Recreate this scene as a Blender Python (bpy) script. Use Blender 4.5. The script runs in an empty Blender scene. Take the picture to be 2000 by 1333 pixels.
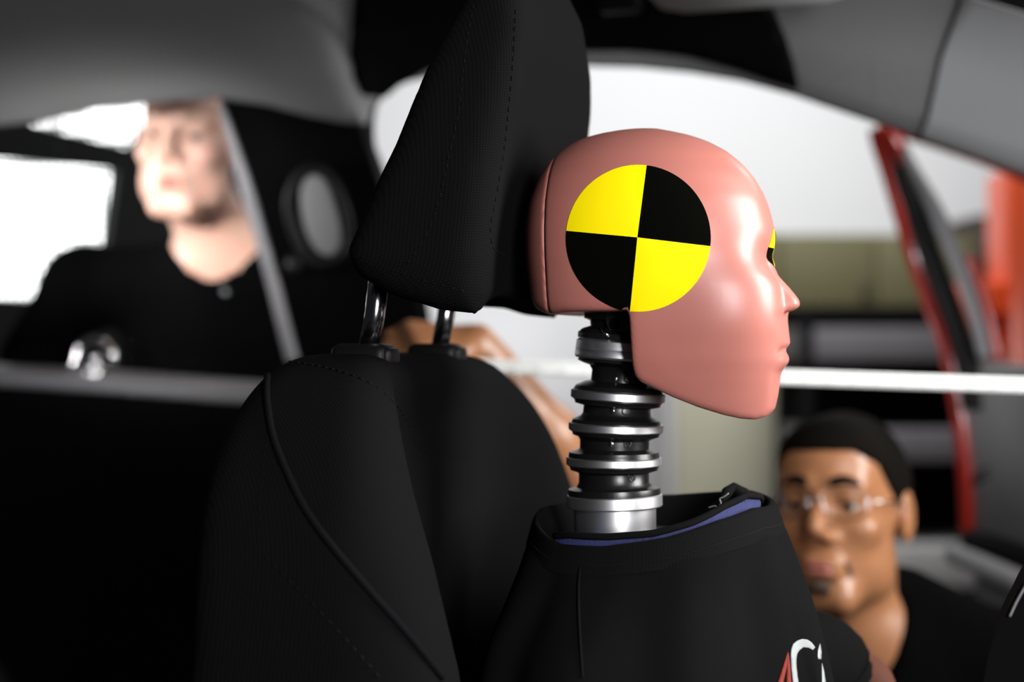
import bpy, bmesh, math, random
import numpy as np
from mathutils import Vector, Matrix
from mathutils.bvhtree import BVHTree
from mathutils.geometry import delaunay_2d_cdt

random.seed(4); rng = np.random.default_rng(4)
scn = bpy.context.scene
# ------------------------------------------------------------------ camera
FPX = 2778.0; EYE = 1.0                      # focal length in pixels of the 2000 px frame, eye height
cd = bpy.data.cameras.new('camera'); cam = bpy.data.objects.new('camera', cd)
scn.collection.objects.link(cam); scn.camera = cam
cam.location = (0, 0, EYE); cam.rotation_euler = (math.pi / 2, 0, 0)
cd.lens = 50.0; cd.sensor_width = 36.0; cd.clip_start = 0.02; cd.clip_end = 60
cd.dof.use_dof = True; cd.dof.focus_distance = 1.035; cd.dof.aperture_fstop = 2.6
# ------------------------------------------------------------------ world, lights, exposure
w = bpy.data.worlds.new('workshop_air'); scn.world = w; w.use_nodes = True
w.node_tree.nodes['Background'].inputs[0].default_value = (0.8, 0.85, 1, 1)
w.node_tree.nodes['Background'].inputs[1].default_value = 0.02
scn.view_settings.view_transform = 'Standard'; scn.view_settings.look = 'None'
scn.view_settings.exposure = 0.0; scn.view_settings.gamma = 1.0
try: scn.view_settings.use_curve_mapping = False
except Exception: pass

def area(name, loc, target, size, power, color=(1, 1, 1), sizey=None, spread=180):
    d = bpy.data.lights.new(name, 'AREA'); d.energy = power; d.color = color; d.size = size
    d.spread = math.radians(spread)
    if sizey: d.shape = 'RECTANGLE'; d.size_y = sizey
    o = bpy.data.objects.new(name, d); scn.collection.objects.link(o); o.location = loc
    o.rotation_euler = (Vector(target) - Vector(loc)).to_track_quat('-Z', 'Y').to_euler()
    return o
area('key_softbox', (1.34, 0.86, 1.42), (0.13, 1.08, 1.0), 0.66, 48, (1, 0.98, 0.96), 0.8)
area('fill_softbox', (0.50, -0.42, 1.18), (0.14, 1.05, 1.0), 0.42, 10.5, (0.98, 0.97, 1.0), 0.5, 110)
area('wall_wash', (0.7, 4.1, 2.9), (0.2, 6.2, 0.6), 2.4, 98, (1, 1, 1), 0.5)  # unseen lamp added near the ceiling to brighten the white wall
area('left_face_fill', (-1.0, 0.2, 1.40), (-0.55, 2.38, 1.20), 0.2, 1.35, (1, 0.98, 0.97), 0.2, 17)  # unseen narrow lamp added to brighten the pale man's face
area('left_edge_fill', (-1.95, 2.3, 1.2), (-0.56, 2.38, 1.24), 0.25, 1.0, (1, 0.98, 0.97), 0.25, 26)  # small unseen lamp added at the left for the pale man's edge
area('overhead_fill', (1.6, 3.1, 2.5), (0.3, 1.8, 0.8), 0.8, 21, (1, 0.98, 0.95), 0.8)  # unseen overhead lamp, power raised to brighten the kneeling man's forearm

# ------------------------------------------------------------------ frames
YAW = math.radians(17.0); CY, SY = math.cos(YAW), math.sin(YAW)
OX, OY = -0.087, 1.163                         # the car's own frame: u forward, v to its far side, w up from eye height
def CW(u, v, w): return Vector((OX + u * CY + v * SY, OY - u * SY + v * CY, EYE + w))
U3 = Vector((CY, -SY, 0)); V3 = Vector((SY, CY, 0)); W3 = Vector((0, 0, 1))
def ray(px, py): return Vector(((px - 1000) / FPX, 1.0, (666.5 - py) / FPX))
def PD(px, py, Y):
    r = ray(px, py) * Y; return Vector((r.x, r.y, EYE + r.z))
def PV(px, py, v):
    dx = (px - 1000) / FPX
    return PD(px, py, (v + OX * SY + OY * CY) / (dx * SY + CY))
def to_uvw(p): 
    a, b = p.x - OX, p.y - OY
    return a * CY - b * SY, a * SY + b * CY, p.z - EYE

# ------------------------------------------------------------------ materials
def mat(name, col, rough=0.5, metal=0.0, spec=0.5, var=0.0, vscale=8.0, bump=0.0, bscale=60.0, sheen=0.0,
        weave=0.0, wscale=240.0, coat=0.0, emit=None, estr=0.0, sss=0.0, aniso=0.0):
    m = bpy.data.materials.new(name); m.use_nodes = True
    nt = m.node_tree; b = nt.nodes['Principled BSDF']; L = nt.links.new
    b.inputs['Base Color'].default_value = (*col, 1); b.inputs['Roughness'].default_value = rough
    b.inputs['Metallic'].default_value = metal; b.inputs['Specular IOR Level'].default_value = spec
    b.inputs['Sheen Weight'].default_value = sheen; b.inputs['Coat Weight'].default_value = coat
    b.inputs['Coat Roughness'].default_value = 0.12
    if sss: b.inputs['Subsurface Weight'].default_value = sss; b.inputs['Subsurface Radius'].default_value = (0.01, 0.004, 0.002); b.inputs['Subsurface Scale'].default_value = 0.6
    if emit: b.inputs['Emission Color'].default_value = (*emit, 1); b.inputs['Emission Strength'].default_value = estr
    tc = nt.nodes.new('ShaderNodeTexCoord')
    n = nt.nodes.new('ShaderNodeTexNoise'); n.inputs['Scale'].default_value = vscale; n.inputs['Detail'].default_value = 4
    L(tc.outputs['Object'], n.inputs['Vector'])
    mx = nt.nodes.new('ShaderNodeMix'); mx.data_type = 'RGBA'
    mx.inputs[6].default_value = tuple(c * (1 - var) for c in col) + (1,)
    mx.inputs[7].default_value = tuple(min(1, c * (1 + var)) for c in col) + (1,)
    L(n.outputs['Fac'], mx.inputs[0]); last = mx.outputs[2]
    h = None
    if weave:
        w1 = nt.nodes.new('ShaderNodeTexWave'); w1.bands_direction = 'Z'; w1.inputs['Scale'].default_value = wscale
        mp = nt.nodes.new('ShaderNodeMapping'); mp.inputs['Rotation'].default_value = (0.25, 0.1, -0.6435)
        w2 = nt.nodes.new('ShaderNodeTexWave'); w2.bands_direction = 'X'; w2.inputs['Scale'].default_value = wscale
        L(mp.outputs[0], w1.inputs['Vector']); L(tc.outputs['Object'], mp.inputs['Vector']); L(mp.outputs[0], w2.inputs['Vector'])
        mu = nt.nodes.new('ShaderNodeMath'); mu.operation = 'MULTIPLY'; L(w1.outputs['Fac'], mu.inputs[0]); L(w2.outputs['Fac'], mu.inputs[1])
        mw = nt.nodes.new('ShaderNodeMix'); mw.data_type = 'RGBA'; mw.blend_type = 'MULTIPLY'; mw.inputs[0].default_value = weave
        L(last, mw.inputs[6]); L(mu.outputs[0], mw.inputs[7]); last = mw.outputs[2]; h = mu.outputs[0]
    L(last, b.inputs['Base Color'])
    if bump:
        if h is None:
            n2 = nt.nodes.new('ShaderNodeTexNoise'); n2.inputs['Scale'].default_value = bscale; n2.inputs['Detail'].default_value = 3
            L(tc.outputs['Object'], n2.inputs['Vector']); h = n2.outputs['Fac']
        bp = nt.nodes.new('ShaderNodeBump'); bp.inputs['Strength'].default_value = bump; bp.inputs['Distance'].default_value = 0.0008
        L(h, bp.inputs['Height']); L(bp.outputs[0], b.inputs['Normal'])
    return m
M = {}
M['vinyl'] = mat('salmon vinyl', (0.40, 0.142, 0.113), 0.40, spec=0.5, var=0.07, vscale=14, bump=0.05, bscale=40)
M['shaded_vinyl'] = mat('shaded salmon vinyl', (0.09, 0.035, 0.022), 0.75, spec=0.1, var=0.1)  # arm vinyl darkened so its colour stands in for shade
M['yellow'] = mat('target yellow', (0.98, 0.80, 0.0), 0.7, spec=0.1, bump=0.08, bscale=900)
M['tblack'] = mat('target black', (0.0015, 0.0015, 0.001), 0.9, spec=0.02, bump=0.1, bscale=900)
M['steel'] = mat('turned steel', (0.8, 0.8, 0.81), 0.38, 1.0, var=0.06, vscale=60)
M['chrome'] = mat('chrome', (0.8, 0.8, 0.82), 0.08, 1.0)
M['dchrome'] = mat('dark chrome', (0.45, 0.45, 0.46), 0.14, 1.0)
M['rubber'] = mat('black rubber', (0.006, 0.006, 0.006), 0.3, spec=0.4, bump=0.1, bscale=300)
M['bracket'] = mat('blackened steel', (0.05, 0.05, 0.05), 0.35, 0.8, bump=0.2, bscale=400)
M['seat'] = mat('black seat cloth', (0.0075, 0.0075, 0.008), 0.95, spec=0.03, weave=0.45, wscale=170, bump=0.2)
M['seatside'] = mat('smooth black seat cloth', (0.005, 0.005, 0.0055), 0.9, spec=0.03, bump=0.1, bscale=500)
M['thread'] = mat('seat thread', (0.006, 0.006, 0.006), 0.8, spec=0.05)
M['plastic'] = mat('black plastic', (0.005, 0.005, 0.0055), 0.45, spec=0.15, bump=0.1, bscale=800)
M['bpillar'] = mat('black pillar trim', (0.0025, 0.0025, 0.0025), 0.9, spec=0.02)
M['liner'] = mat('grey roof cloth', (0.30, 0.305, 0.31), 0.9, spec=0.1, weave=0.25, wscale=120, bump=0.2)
M['pillar'] = mat('grey pillar trim', (0.42, 0.44, 0.45), 0.8, spec=0.15, bump=0.15, bscale=500)
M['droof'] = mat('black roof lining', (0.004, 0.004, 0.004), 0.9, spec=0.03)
M['gtrim'] = mat('grey painted metal', (0.17, 0.17, 0.18), 0.45, spec=0.4)
M['shirt'] = mat('black cotton', (0.0055, 0.0055, 0.0055), 0.95, spec=0.02, bump=0.2, bscale=700, var=0.15, vscale=20)
M['rib'] = mat('ribbed black cotton', (0.006, 0.006, 0.0062), 0.95, spec=0.03)
M['blue'] = mat('blue neoprene', (0.065, 0.075, 0.20), 0.8, spec=0.2, bump=0.1, bscale=600)
M['wtext'] = mat('white print', (0.33, 0.35, 0.35), 0.8, bump=0.1, bscale=900)
M['rtext'] = mat('red print', (0.20, 0.014, 0.005), 0.8, bump=0.1, bscale=900)
M['skinA'] = mat('pale skin', (0.62, 0.36, 0.28), 0.42, spec=0.45, var=0.08, vscale=20, sss=0.15)
M['skinB'] = mat('tan skin', (0.33, 0.145, 0.066), 0.36, spec=0.5, var=0.1, vscale=22, sss=0.12)
M['hairB'] = mat('black hair', (0.004, 0.0032, 0.0025), 0.9, spec=0.05, bump=0.6, bscale=250)
M['hairA'] = mat('light brown hair', (0.42, 0.26, 0.19), 0.6, bump=0.6, bscale=250)
M['lip'] = mat('lip skin', (0.36, 0.12, 0.09), 0.4)
M['beard'] = mat('short beard', (0.05, 0.03, 0.018), 0.7, bump=0.5, bscale=500)
M['eyew'] = mat('eye white', (0.3, 0.28, 0.27), 0.3)
M['iris'] = mat('dark iris', (0.03, 0.015, 0.008), 0.15)
M['cloth'] = mat('black polo cloth', (0.0015, 0.0015, 0.0017), 0.95, spec=0.03, bump=0.2, bscale=300)
M['trouser'] = mat('dark trousers', (0.012, 0.012, 0.015), 0.9, bump=0.2, bscale=300)
M['red'] = mat('red car paint', (0.32, 0.014, 0.006), 0.25, spec=0.5, coat=0.6)
M['orange'] = mat('orange red paint', (0.85, 0.085, 0.008), 0.4, coat=0.3, var=0.05)
M['seal'] = mat('black rubber seal', (0.004, 0.004, 0.004), 0.6, spec=0.2)
M['panelg'] = mat('dark grey door card', (0.2, 0.2, 0.205), 0.6, bump=0.1, bscale=500)
M['tape'] = mat('white tape', (0.85, 0.87, 0.85), 0.4)
M['tick'] = mat('black ticks', (0.03, 0.03, 0.03), 0.5)
M['wall'] = mat('white painted wall', (0.78, 0.785, 0.80), 0.8, var=0.02, vscale=2)
M['dwall'] = mat('charcoal wall', (0.006, 0.006, 0.006), 0.9, var=0.1)
M['floor'] = mat('concrete floor', (0.10, 0.10, 0.10), 0.6, var=0.2, vscale=3, bump=0.1)
M['ceil'] = mat('dark ceiling', (0.05, 0.05, 0.05), 0.9)
M['beige'] = mat('beige board', (0.40, 0.385, 0.29), 0.7, var=0.05)
M['olive'] = mat('olive board', (0.105, 0.095, 0.042), 0.7, var=0.06)
M['brown'] = mat('dark brown board', (0.05, 0.035, 0.03), 0.7)
M['dark'] = mat('dark steel', (0.005, 0.005, 0.006), 0.8, spec=0.1)
M['shelf'] = mat('grey shelf board', (0.12, 0.115, 0.125), 0.6)
M['lboard'] = mat('pale grey board', (0.42, 0.42, 0.42), 0.5)
M['black'] = mat('black metal', (0.01, 0.01, 0.01), 0.5)

def led_material():
    m = bpy.data.materials.new('led diffuser'); m.use_nodes = True; nt = m.node_tree; L = nt.links.new
    nt.nodes.remove(nt.nodes['Principled BSDF'])
    e = nt.nodes.new('ShaderNodeEmission'); L(e.outputs[0], nt.nodes['Material Output'].inputs[0])
    tc = nt.nodes.new('ShaderNodeTexCoord'); v = nt.nodes.new('ShaderNodeTexVoronoi')
    v.inputs['Scale'].default_value = 42; v.inputs['Randomness'].default_value = 0.0
    L(tc.outputs['Object'], v.inputs['Vector'])
    r = nt.nodes.new('ShaderNodeMapRange'); r.inputs['From Min'].default_value = 0.18; r.inputs['From Max'].default_value = 0.34
    r.inputs['To Min'].default_value = 9.0; r.inputs['To Max'].default_value = 0.8
    L(v.outputs['Distance'], r.inputs['Value']); L(r.outputs[0], e.inputs['Strength'])
    e.inputs['Color'].default_value = (1, 1, 1, 1); return m
M['led'] = led_material()

def glass_material():
    m = bpy.data.materials.new('clear side glass'); m.use_nodes = True; nt = m.node_tree; L = nt.links.new
    nt.nodes.remove(nt.nodes['Principled BSDF'])
    t = nt.nodes.new('ShaderNodeBsdfTransparent'); g = nt.nodes.new('ShaderNodeBsdfGlossy'); g.inputs['Roughness'].default_value = 0.02
    t.inputs[0].default_value = (0.96, 0.97, 0.97, 1)
    mx = nt.nodes.new('ShaderNodeMixShader'); mx.inputs[0].default_value = 0.006
    L(t.outputs[0], mx.inputs[1]); L(g.outputs[0], mx.inputs[2]); L(mx.outputs[0], nt.nodes['Material Output'].inputs[0]); return m
M['glass'] = glass_material()

# ------------------------------------------------------------------ objects
def tag(o, label, cat=None, group=None, kind=None):
    if label: o['label'] = label
    if cat: o['category'] = cat
    if group: o['group'] = group
    if kind: o['kind'] = kind
    return o
def empty(name, loc, label, cat, group=None):
    o = bpy.data.objects.new(name, None); scn.collection.objects.link(o); o.location = loc; o.empty_display_size = 0.1
    return tag(o, label, cat, group)
def top_matrix(o):
    m = Matrix.Translation(o.location)
    return m if o.parent is None else m
def obj(name, vf, m, parent=None, smooth=True, angle=None, bevel=0.0, segs=2):
    verts, faces = vf
    verts = [Vector(v) for v in verts]
    org = Vector((0, 0, 0))
    if parent is None:
        xs = [v.x for v in verts]; ys = [v.y for v in verts]; zs = [v.z for v in verts]
        org = Vector(((min(xs) + max(xs)) / 2, (min(ys) + max(ys)) / 2, min(zs)))
    else:
        org = parent['_o'] if '_o' in parent else None
        org = Vector(org) if org is not None else parent.location.copy()
    me = bpy.data.meshes.new(name)
    me.from_pydata([tuple(v - org) for v in verts], [], [tuple(f) for f in faces])
    me.validate()
    bm = bmesh.new(); bm.from_mesh(me)
    bmesh.ops.recalc_face_normals(bm, faces=bm.faces)
    if bevel:
        es = [e for e in bm.edges if len(e.link_faces) == 2 and e.calc_face_angle(0) > math.radians(35)]
        bmesh.ops.bevel(bm, geom=es, offset=bevel, segments=segs, affect='EDGES', profile=0.5, clamp_overlap=True)
    bm.to_mesh(me); bm.free()
    for ms in (m if isinstance(m, (list, tuple)) else [m]): me.materials.append(M[ms] if isinstance(ms, str) else ms)
    if smooth:
        me.shade_smooth()
        if angle or bevel:
            me.set_sharp_from_angle(angle=math.radians(angle or 40))
    o = bpy.data.objects.new(name, me); scn.collection.objects.link(o)
    if parent is None: o.location = org
    else: o.parent = parent                      # the parent chain carries the offset, every child mesh is local to the thing's base
    return o
# children are built relative to the location of the top-level object of their chain
def base_of(o):
    while o.parent is not None: o = o.parent
    return o
_obj = obj
def obj(name, vf, m, parent=None, **kw):
    if parent is not None:
        b = base_of(parent); parent['_o'] = tuple(b.location)
        o = _obj(name, vf, m, parent, **kw); del parent['_o']; return o
    return _obj(name, vf, m, None, **kw)
def join(*vfs):
    V, F = [], []
    for v, f in vfs:
        n = len(V); V += [Vector(a) for a in v]; F += [tuple(i + n for i in q) for q in f]
    return V, F
def bvh_of(vf): return BVHTree.FromPolygons([Vector(v) for v in vf[0]], [tuple(f) for f in vf[1]])
def bvh_obj(o):
    off = base_of(o).location
    return BVHTree.FromPolygons([v.co + off for v in o.data.vertices], [tuple(p.vertices) for p in o.data.polygons])

# ------------------------------------------------------------------ shapes
def tube(pts, r, n=12, closed=False, flat=1.0, up=None, caps=True):
    pts = [Vector(p) for p in pts]; N = len(pts); V, F = [], []
    rs = r if isinstance(r, (list, tuple)) else [r] * N
    prev = None
    for i, p in enumerate(pts):
        a = pts[(i - 1) % N] if (closed or i > 0) else p
        b = pts[(i + 1) % N] if (closed or i < N - 1) else p
        t = (b - a).normalized()
        if prev is None:
            q = Vector(up) if up else (Vector((0, 0, 1)) if abs(t.z) < 0.9 else Vector((0, 1, 0)))
        else: q = prev
        x = (q - t * q.dot(t)).normalized(); prev = x; y = t.cross(x)
        for k in range(n):
            th = 2 * math.pi * k / n
            V.append(p + x * (rs[i] * math.cos(th)) + y * (rs[i] * flat * math.sin(th)))
    for i in range(N if closed else N - 1):
        j = (i + 1) % N
        for k in range(n):
            l = (k + 1) % n; F.append((i * n + k, i * n + l, j * n + l, j * n + k))
    if not closed and caps:
        F.append(tuple(range(n))[::-1]); F.append(tuple((N - 1) * n + k for k in range(n)))
    return V, F
def catmull(pts, m=6, closed=False):
    pts = [Vector(p) for p in pts]; N = len(pts); out = []
    for i in range(N if closed else N - 1):
        g = (lambda k: pts[k % N]) if closed else (lambda k: pts[max(0, min(N - 1, k))])
        p0, p1, p2, p3 = g(i - 1), g(i), g(i + 1), g(i + 2)
        for s in range(m):
            t = s / m
            out.append(0.5 * ((2 * p1) + (p2 - p0) * t + (2 * p0 - 5 * p1 + 4 * p2 - p3) * t * t + (3 * p1 - p0 - 3 * p2 + p3) * t ** 3))
    if not closed: out.append(pts[-1])
    return out
def lathe(profile, org, axis, xdir=Vector((1, 0, 0)), n=64, closed=True):
    axis = axis.normalized(); x = (xdir - axis * xdir.dot(axis)).normalized(); y = axis.cross(x); V, F = [], []
    for r, h in profile:
        for k in range(n):
            th = 2 * math.pi * k / n
            V.append(org + axis * h + x * (max(r, 1e-5) * math.cos(th)) + y * (max(r, 1e-5) * math.sin(th)))
    m = len(profile)
    for i in range(m if closed else m - 1):
        j = (i + 1) % m
        for k in range(n):
            l = (k + 1) % n; F.append((i * n + k, i * n + l, j * n + l, j * n + k))
    if not closed:
        F.append(tuple(range(n))[::-1]); F.append(tuple((m - 1) * n + k for k in range(n)))
    return V, F
def box(c, s, ax=None):
    c = Vector(c); a = ax or (Vector((1, 0, 0)), Vector((0, 1, 0)), Vector((0, 0, 1)))
    V = [c + a[0] * (s[0] / 2 * i) + a[1] * (s[1] / 2 * j) + a[2] * (s[2] / 2 * k) for i in (-1, 1) for j in (-1, 1) for k in (-1, 1)]
    return V, [(0, 1, 3, 2), (4, 6, 7, 5), (0, 4, 5, 1), (2, 3, 7, 6), (0, 2, 6, 4), (1, 5, 7, 3)]
CARAX = (U3, V3, W3)
def prism(pts, d):
    n = len(pts); V = [Vector(p) for p in pts] + [Vector(p) + d for p in pts]
    return V, [tuple(range(n))[::-1], tuple(range(n, 2 * n))] + [(i, (i + 1) % n, n + (i + 1) % n, n + i) for i in range(n)]
def grid_vf(rows, thick=None, closed_u=False):
    R, C = len(rows), len(rows[0]); V = [Vector(p) for r in rows for p in r]; F = []
    for i in range(R - 1):
        for j in range(C if closed_u else C - 1):
            k = (j + 1) % C; F.append((i * C + j, i * C + k, (i + 1) * C + k, (i + 1) * C + j))
    if thick is not None:
        n = len(V); V += [p + thick for p in V]; F2 = [tuple(a + n for a in f)[::-1] for f in F]; E = []
        for j in range(C - 1):
            E += [(j + 1, j, n + j, n + j + 1), ((R - 1) * C + j, (R - 1) * C + j + 1, n + (R - 1) * C + j + 1, n + (R - 1) * C + j)]
        for i in range(R - 1):
            E += [(i * C, (i + 1) * C, n + (i + 1) * C, n + i * C), ((i + 1) * C + C - 1, i * C + C - 1, n + i * C + C - 1, n + (i + 1) * C + C - 1)]
        F += F2 + E
    return V, F
def cap_rows(rows):
    V, F = grid_vf(rows, closed_u=True); C = len(rows[0]); R = len(rows)
    a = len(V); V.append(sum((Vector(p) for p in rows[0]), Vector()) / C); V.append(sum((Vector(p) for p in rows[-1]), Vector()) / C)
    for j in range(C):
        k = (j + 1) % C; F.append((k, j, a)); F.append(((R - 1) * C + j, (R - 1) * C + k, a + 1))
    return V, F
def inside(poly, x, y):
    c = False; n = len(poly); j = n - 1
    for i in range(n):
        xi, yi = poly[i][:2]; xj, yj = poly[j][:2]
        if (yi > y) != (yj > y) and x < (xj - xi) * (y - yi) / (yj - yi) + xi: c = not c
        j = i
    return c
def drape(poly, cast, step, off, thick=0.0, fine=True):
    """A sheet cut to the outline POLY that lies on the surface CAST finds: cast(x, y) -> (point, normal toward the outside)."""
    pts = []
    n = len(poly)
    for i in range(n):
        a, b = Vector(poly[i][:2]), Vector(poly[(i + 1) % n][:2]); m = max(1, int((b - a).length / step)) if fine else 1
        pts += [a + (b - a) * (k / m) for k in range(m)]
    e = len(pts); edges = [(i, (i + 1) % e) for i in range(e)]
    xs = [p.x for p in pts]; ys = [p.y for p in pts]; y = min(ys) + step * 0.5
    while y < max(ys):
        x = min(xs) + step * 0.5
        while x < max(xs):
            if inside(poly, x, y) and min((p - Vector((x, y))).length for p in pts) > step * 0.45: pts.append(Vector((x, y)))
            x += step
        y += step
    vs, _, fs, *_ = delaunay_2d_cdt(pts, edges, [], 1, 1e-6)
    V, ok = [], []
    N = []
    for p in vs:
        h = cast(p.x, p.y); ok.append(h is not None)
        V.append(h[0] + h[1] * off if h else Vector()); N.append(h[1] if h else Vector((0, 0, 1)))
    F = [tuple(f) for f in fs if all(ok[i] for i in f)]
    if thick:
        from collections import Counter
        cnt = Counter(frozenset((f[i], f[(i + 1) % len(f)])) for f in F for i in range(len(f)))
        m = len(V); V2 = [p - nn * thick for p, nn in zip(V, N)]
        side = [(f[(i + 1) % len(f)], f[i], f[i] + m, f[(i + 1) % len(f)] + m) for f in F for i in range(len(f)) if cnt[frozenset((f[i], f[(i + 1) % len(f)]))] == 1]
        V = V + V2; F = F + [tuple(a + m for a in f)[::-1] for f in F] + side
    return V, F
def cast_px(bvh):
    o = Vector((0, 0, EYE))
    def c(px, py):
        d = ray(px, py).normalized(); h = bvh.ray_cast(o, d)
        if h[0] is None: return None
        nn = h[1] if h[1].dot(d) < 0 else -h[1]
        return h[0], nn
    return c
def trace(px, bvh, off=0.0, m=6):
    c = cast_px(bvh); out = []
    for p in catmull([Vector((a, b, 0)) for a, b in px], m):
        h = c(p.x, p.y)
        if h: out.append(h[0] + h[1] * off)
    return out

# ------------------------------------------------------------------ implicit bodies
def smin(a, b, k): 
    h = np.clip(0.5 + 0.5 * (b - a) / k, 0, 1); return b + (a - b) * h - k * h * (1 - h)
def smax(a, b, k): return -smin(-a, -b, k)
def surface_nets(F, org, h):
    nx, ny, nz = F.shape; s = F < 0
    C = [(i, j, k) for i in (0, 1) for j in (0, 1) for k in (0, 1)]
    cnt = np.zeros((nx - 1, ny - 1, nz - 1), np.int8)
    for i, j, k in C: cnt += s[i:nx - 1 + i, j:ny - 1 + j, k:nz - 1 + k]
    act = (cnt > 0) & (cnt < 8); idx = np.argwhere(act)
    ids = np.full(act.shape, -1, np.int64); ids[act] = np.arange(len(idx))
    pos = np.zeros((len(idx), 3)); num = np.zeros(len(idx))
    for a in C:
        for ax in range(3):
            if a[ax]: continue
            b = list(a); b[ax] = 1
            fa = F[idx[:, 0] + a[0], idx[:, 1] + a[1], idx[:, 2] + a[2]]; fb = F[idx[:, 0] + b[0], idx[:, 1] + b[1], idx[:, 2] + b[2]]
            m = (fa < 0) != (fb < 0); t = np.where(m, fa / np.where(m, fa - fb, 1), 0)
            p = np.array(a, float)[None, :].repeat(len(idx), 0); p[:, ax] += t
            pos[m] += p[m]; num[m] += 1
    V = np.array(org)[None, :] + h * (idx + pos / num[:, None]); Q = []
    for ax in range(3):
        o1, o2 = (ax + 1) % 3, (ax + 2) % 3
        sl = [slice(None)] * 3; sl[ax] = slice(0, -1); sh = [slice(None)] * 3; sh[ax] = slice(1, None)
        A, B = s[tuple(sl)], s[tuple(sh)]
        e = np.argwhere(A != B); e = e[(e[:, o1] > 0) & (e[:, o2] > 0) & (e[:, o1] < F.shape[o1] - 1) & (e[:, o2] < F.shape[o2] - 1)]
        def cell(d1, d2):
            q = e.copy(); q[:, o1] += d1; q[:, o2] += d2; return ids[q[:, 0], q[:, 1], q[:, 2]]
        quad = np.stack([cell(-1, -1), cell(0, -1), cell(0, 0), cell(-1, 0)], 1)
        fl = ~A[e[:, 0], e[:, 1], e[:, 2]]; quad[fl] = quad[fl][:, ::-1]; Q.append(quad)
    return V, np.concatenate(Q)
def relax(V, Q, it=2, lam=0.5):
    V = V.copy(); E = np.concatenate([Q[:, [i, (i + 1) % 4]] for i in range(4)]); E = np.concatenate([E, E[:, ::-1]])
    deg = np.bincount(E[:, 0], minlength=len(V)).astype(float)[:, None]
    for s in range(it):
        for l in (lam, -lam * 1.02):
            acc = np.stack([np.bincount(E[:, 0], V[E[:, 1], k], len(V)) for k in range(3)], 1); V += l * (acc / np.maximum(deg, 1) - V)
    return V
class Field:
    """A signed distance on a grid; every form is only worked out near itself."""
    def __init__(s, lo, hi, h):
        s.lo = np.array(lo, float); s.h = h; s.n = np.ceil((np.array(hi) - s.lo) / h).astype(int) + 1
        s.F = np.full(tuple(s.n), 0.2, np.float32)
    def win(s, lo, hi, pad=0.06):
        a = np.maximum(0, np.floor((np.array(lo) - pad - s.lo) / s.h).astype(int)); b = np.minimum(s.n, np.ceil((np.array(hi) + pad - s.lo) / s.h).astype(int) + 1)
        if (b <= a).any(): return None, None
        sl = tuple(slice(int(i), int(j)) for i, j in zip(a, b))
        ax = [(s.lo[i] + s.h * np.arange(a[i], b[i])).astype(np.float32) for i in range(3)]
        return sl, (ax[0][:, None, None], ax[1][None, :, None], ax[2][None, None, :])
    def put(s, sl, d, k, op='u'):
        if op == 'u': s.F[sl] = smin(s.F[sl], d, k)
        elif op == 's': s.F[sl] = smax(s.F[sl], -d, k)
        else: s.F[sl] = smax(s.F[sl], d, k)
    def cone(s, a, b, ra, rb, k=0.015, op='u', flat=None):
        a, b = np.array(a, float), np.array(b, float); r = max(ra, rb)
        sl, g = s.win(np.minimum(a, b) - r, np.maximum(a, b) + r)
        if sl is None: return
        d = b - a; L2 = max((d * d).sum(), 1e-12)
        P = [g[i] - a[i] for i in range(3)]
        t = np.clip((P[0] * d[0] + P[1] * d[1] + P[2] * d[2]) / L2, 0, 1)
        D = np.sqrt((P[0] - t * d[0]) ** 2 + (P[1] - t * d[1]) ** 2 + (P[2] - t * d[2]) ** 2) - (ra + (rb - ra) * t)
        s.put(sl, D, k, op)
    def ell(s, c, r, R=None, k=0.015, op='u'):
        c = np.array(c, float); r = np.array(r, float); m = r.max()
        sl, g = s.win(c - m, c + m)
        if sl is None: return
        P = [g[i] - c[i] for i in range(3)]
        if R is not None:
            R = np.array(R); P = [P[0] * R[0, i] + P[1] * R[1, i] + P[2] * R[2, i] for i in range(3)]
        k0 = np.sqrt((P[0] / r[0]) ** 2 + (P[1] / r[1]) ** 2 + (P[2] / r[2]) ** 2)
        k1 = np.sqrt((P[0] / r[0] ** 2) ** 2 + (P[1] / r[1] ** 2) ** 2 + (P[2] / r[2] ** 2) ** 2)
        s.put(sl, k0 * (k0 - 1) / np.maximum(k1, 1e-6), k, op)
    def mesh(s, it=3):
        V, Q = surface_nets(s.F, s.lo, s.h); V = relax(V, Q, it); return V.tolist(), Q.tolist()
def poly_sdf(X, Z, P):
    P = np.array(P, float); d = np.full(np.broadcast(X, Z).shape, 1e9); ins = np.zeros(d.shape, bool); n = len(P)
    for i in range(n):
        a, b = P[i], P[(i + 1) % n]; e = b - a
        t = np.clip(((X - a[0]) * e[0] + (Z - a[1]) * e[1]) / max((e * e).sum(), 1e-12), 0, 1)
        d = np.minimum(d, (X - a[0] - t * e[0]) ** 2 + (Z - a[1] - t * e[1]) ** 2)
        c = ((a[1] > Z) != (b[1] > Z)); 
        with np.errstate(divide='ignore', invalid='ignore'):
            xi = e[0] * (Z - a[1]) / (e[1] if abs(e[1]) > 1e-12 else 1e-12) + a[0]
        ins ^= c & (X < xi)
    return np.where(ins, -1, 1) * np.sqrt(d)
def gnorm(F, h):
    g = np.gradient(F, h); return F / np.maximum(np.sqrt(g[0] ** 2 + g[1] ** 2 + g[2] ** 2), 0.15)
def grid3(lo, hi, h):
    ax = [np.arange(lo[i], hi[i] + h, h) for i in range(3)]
    return np.meshgrid(*ax, indexing='ij')

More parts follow.
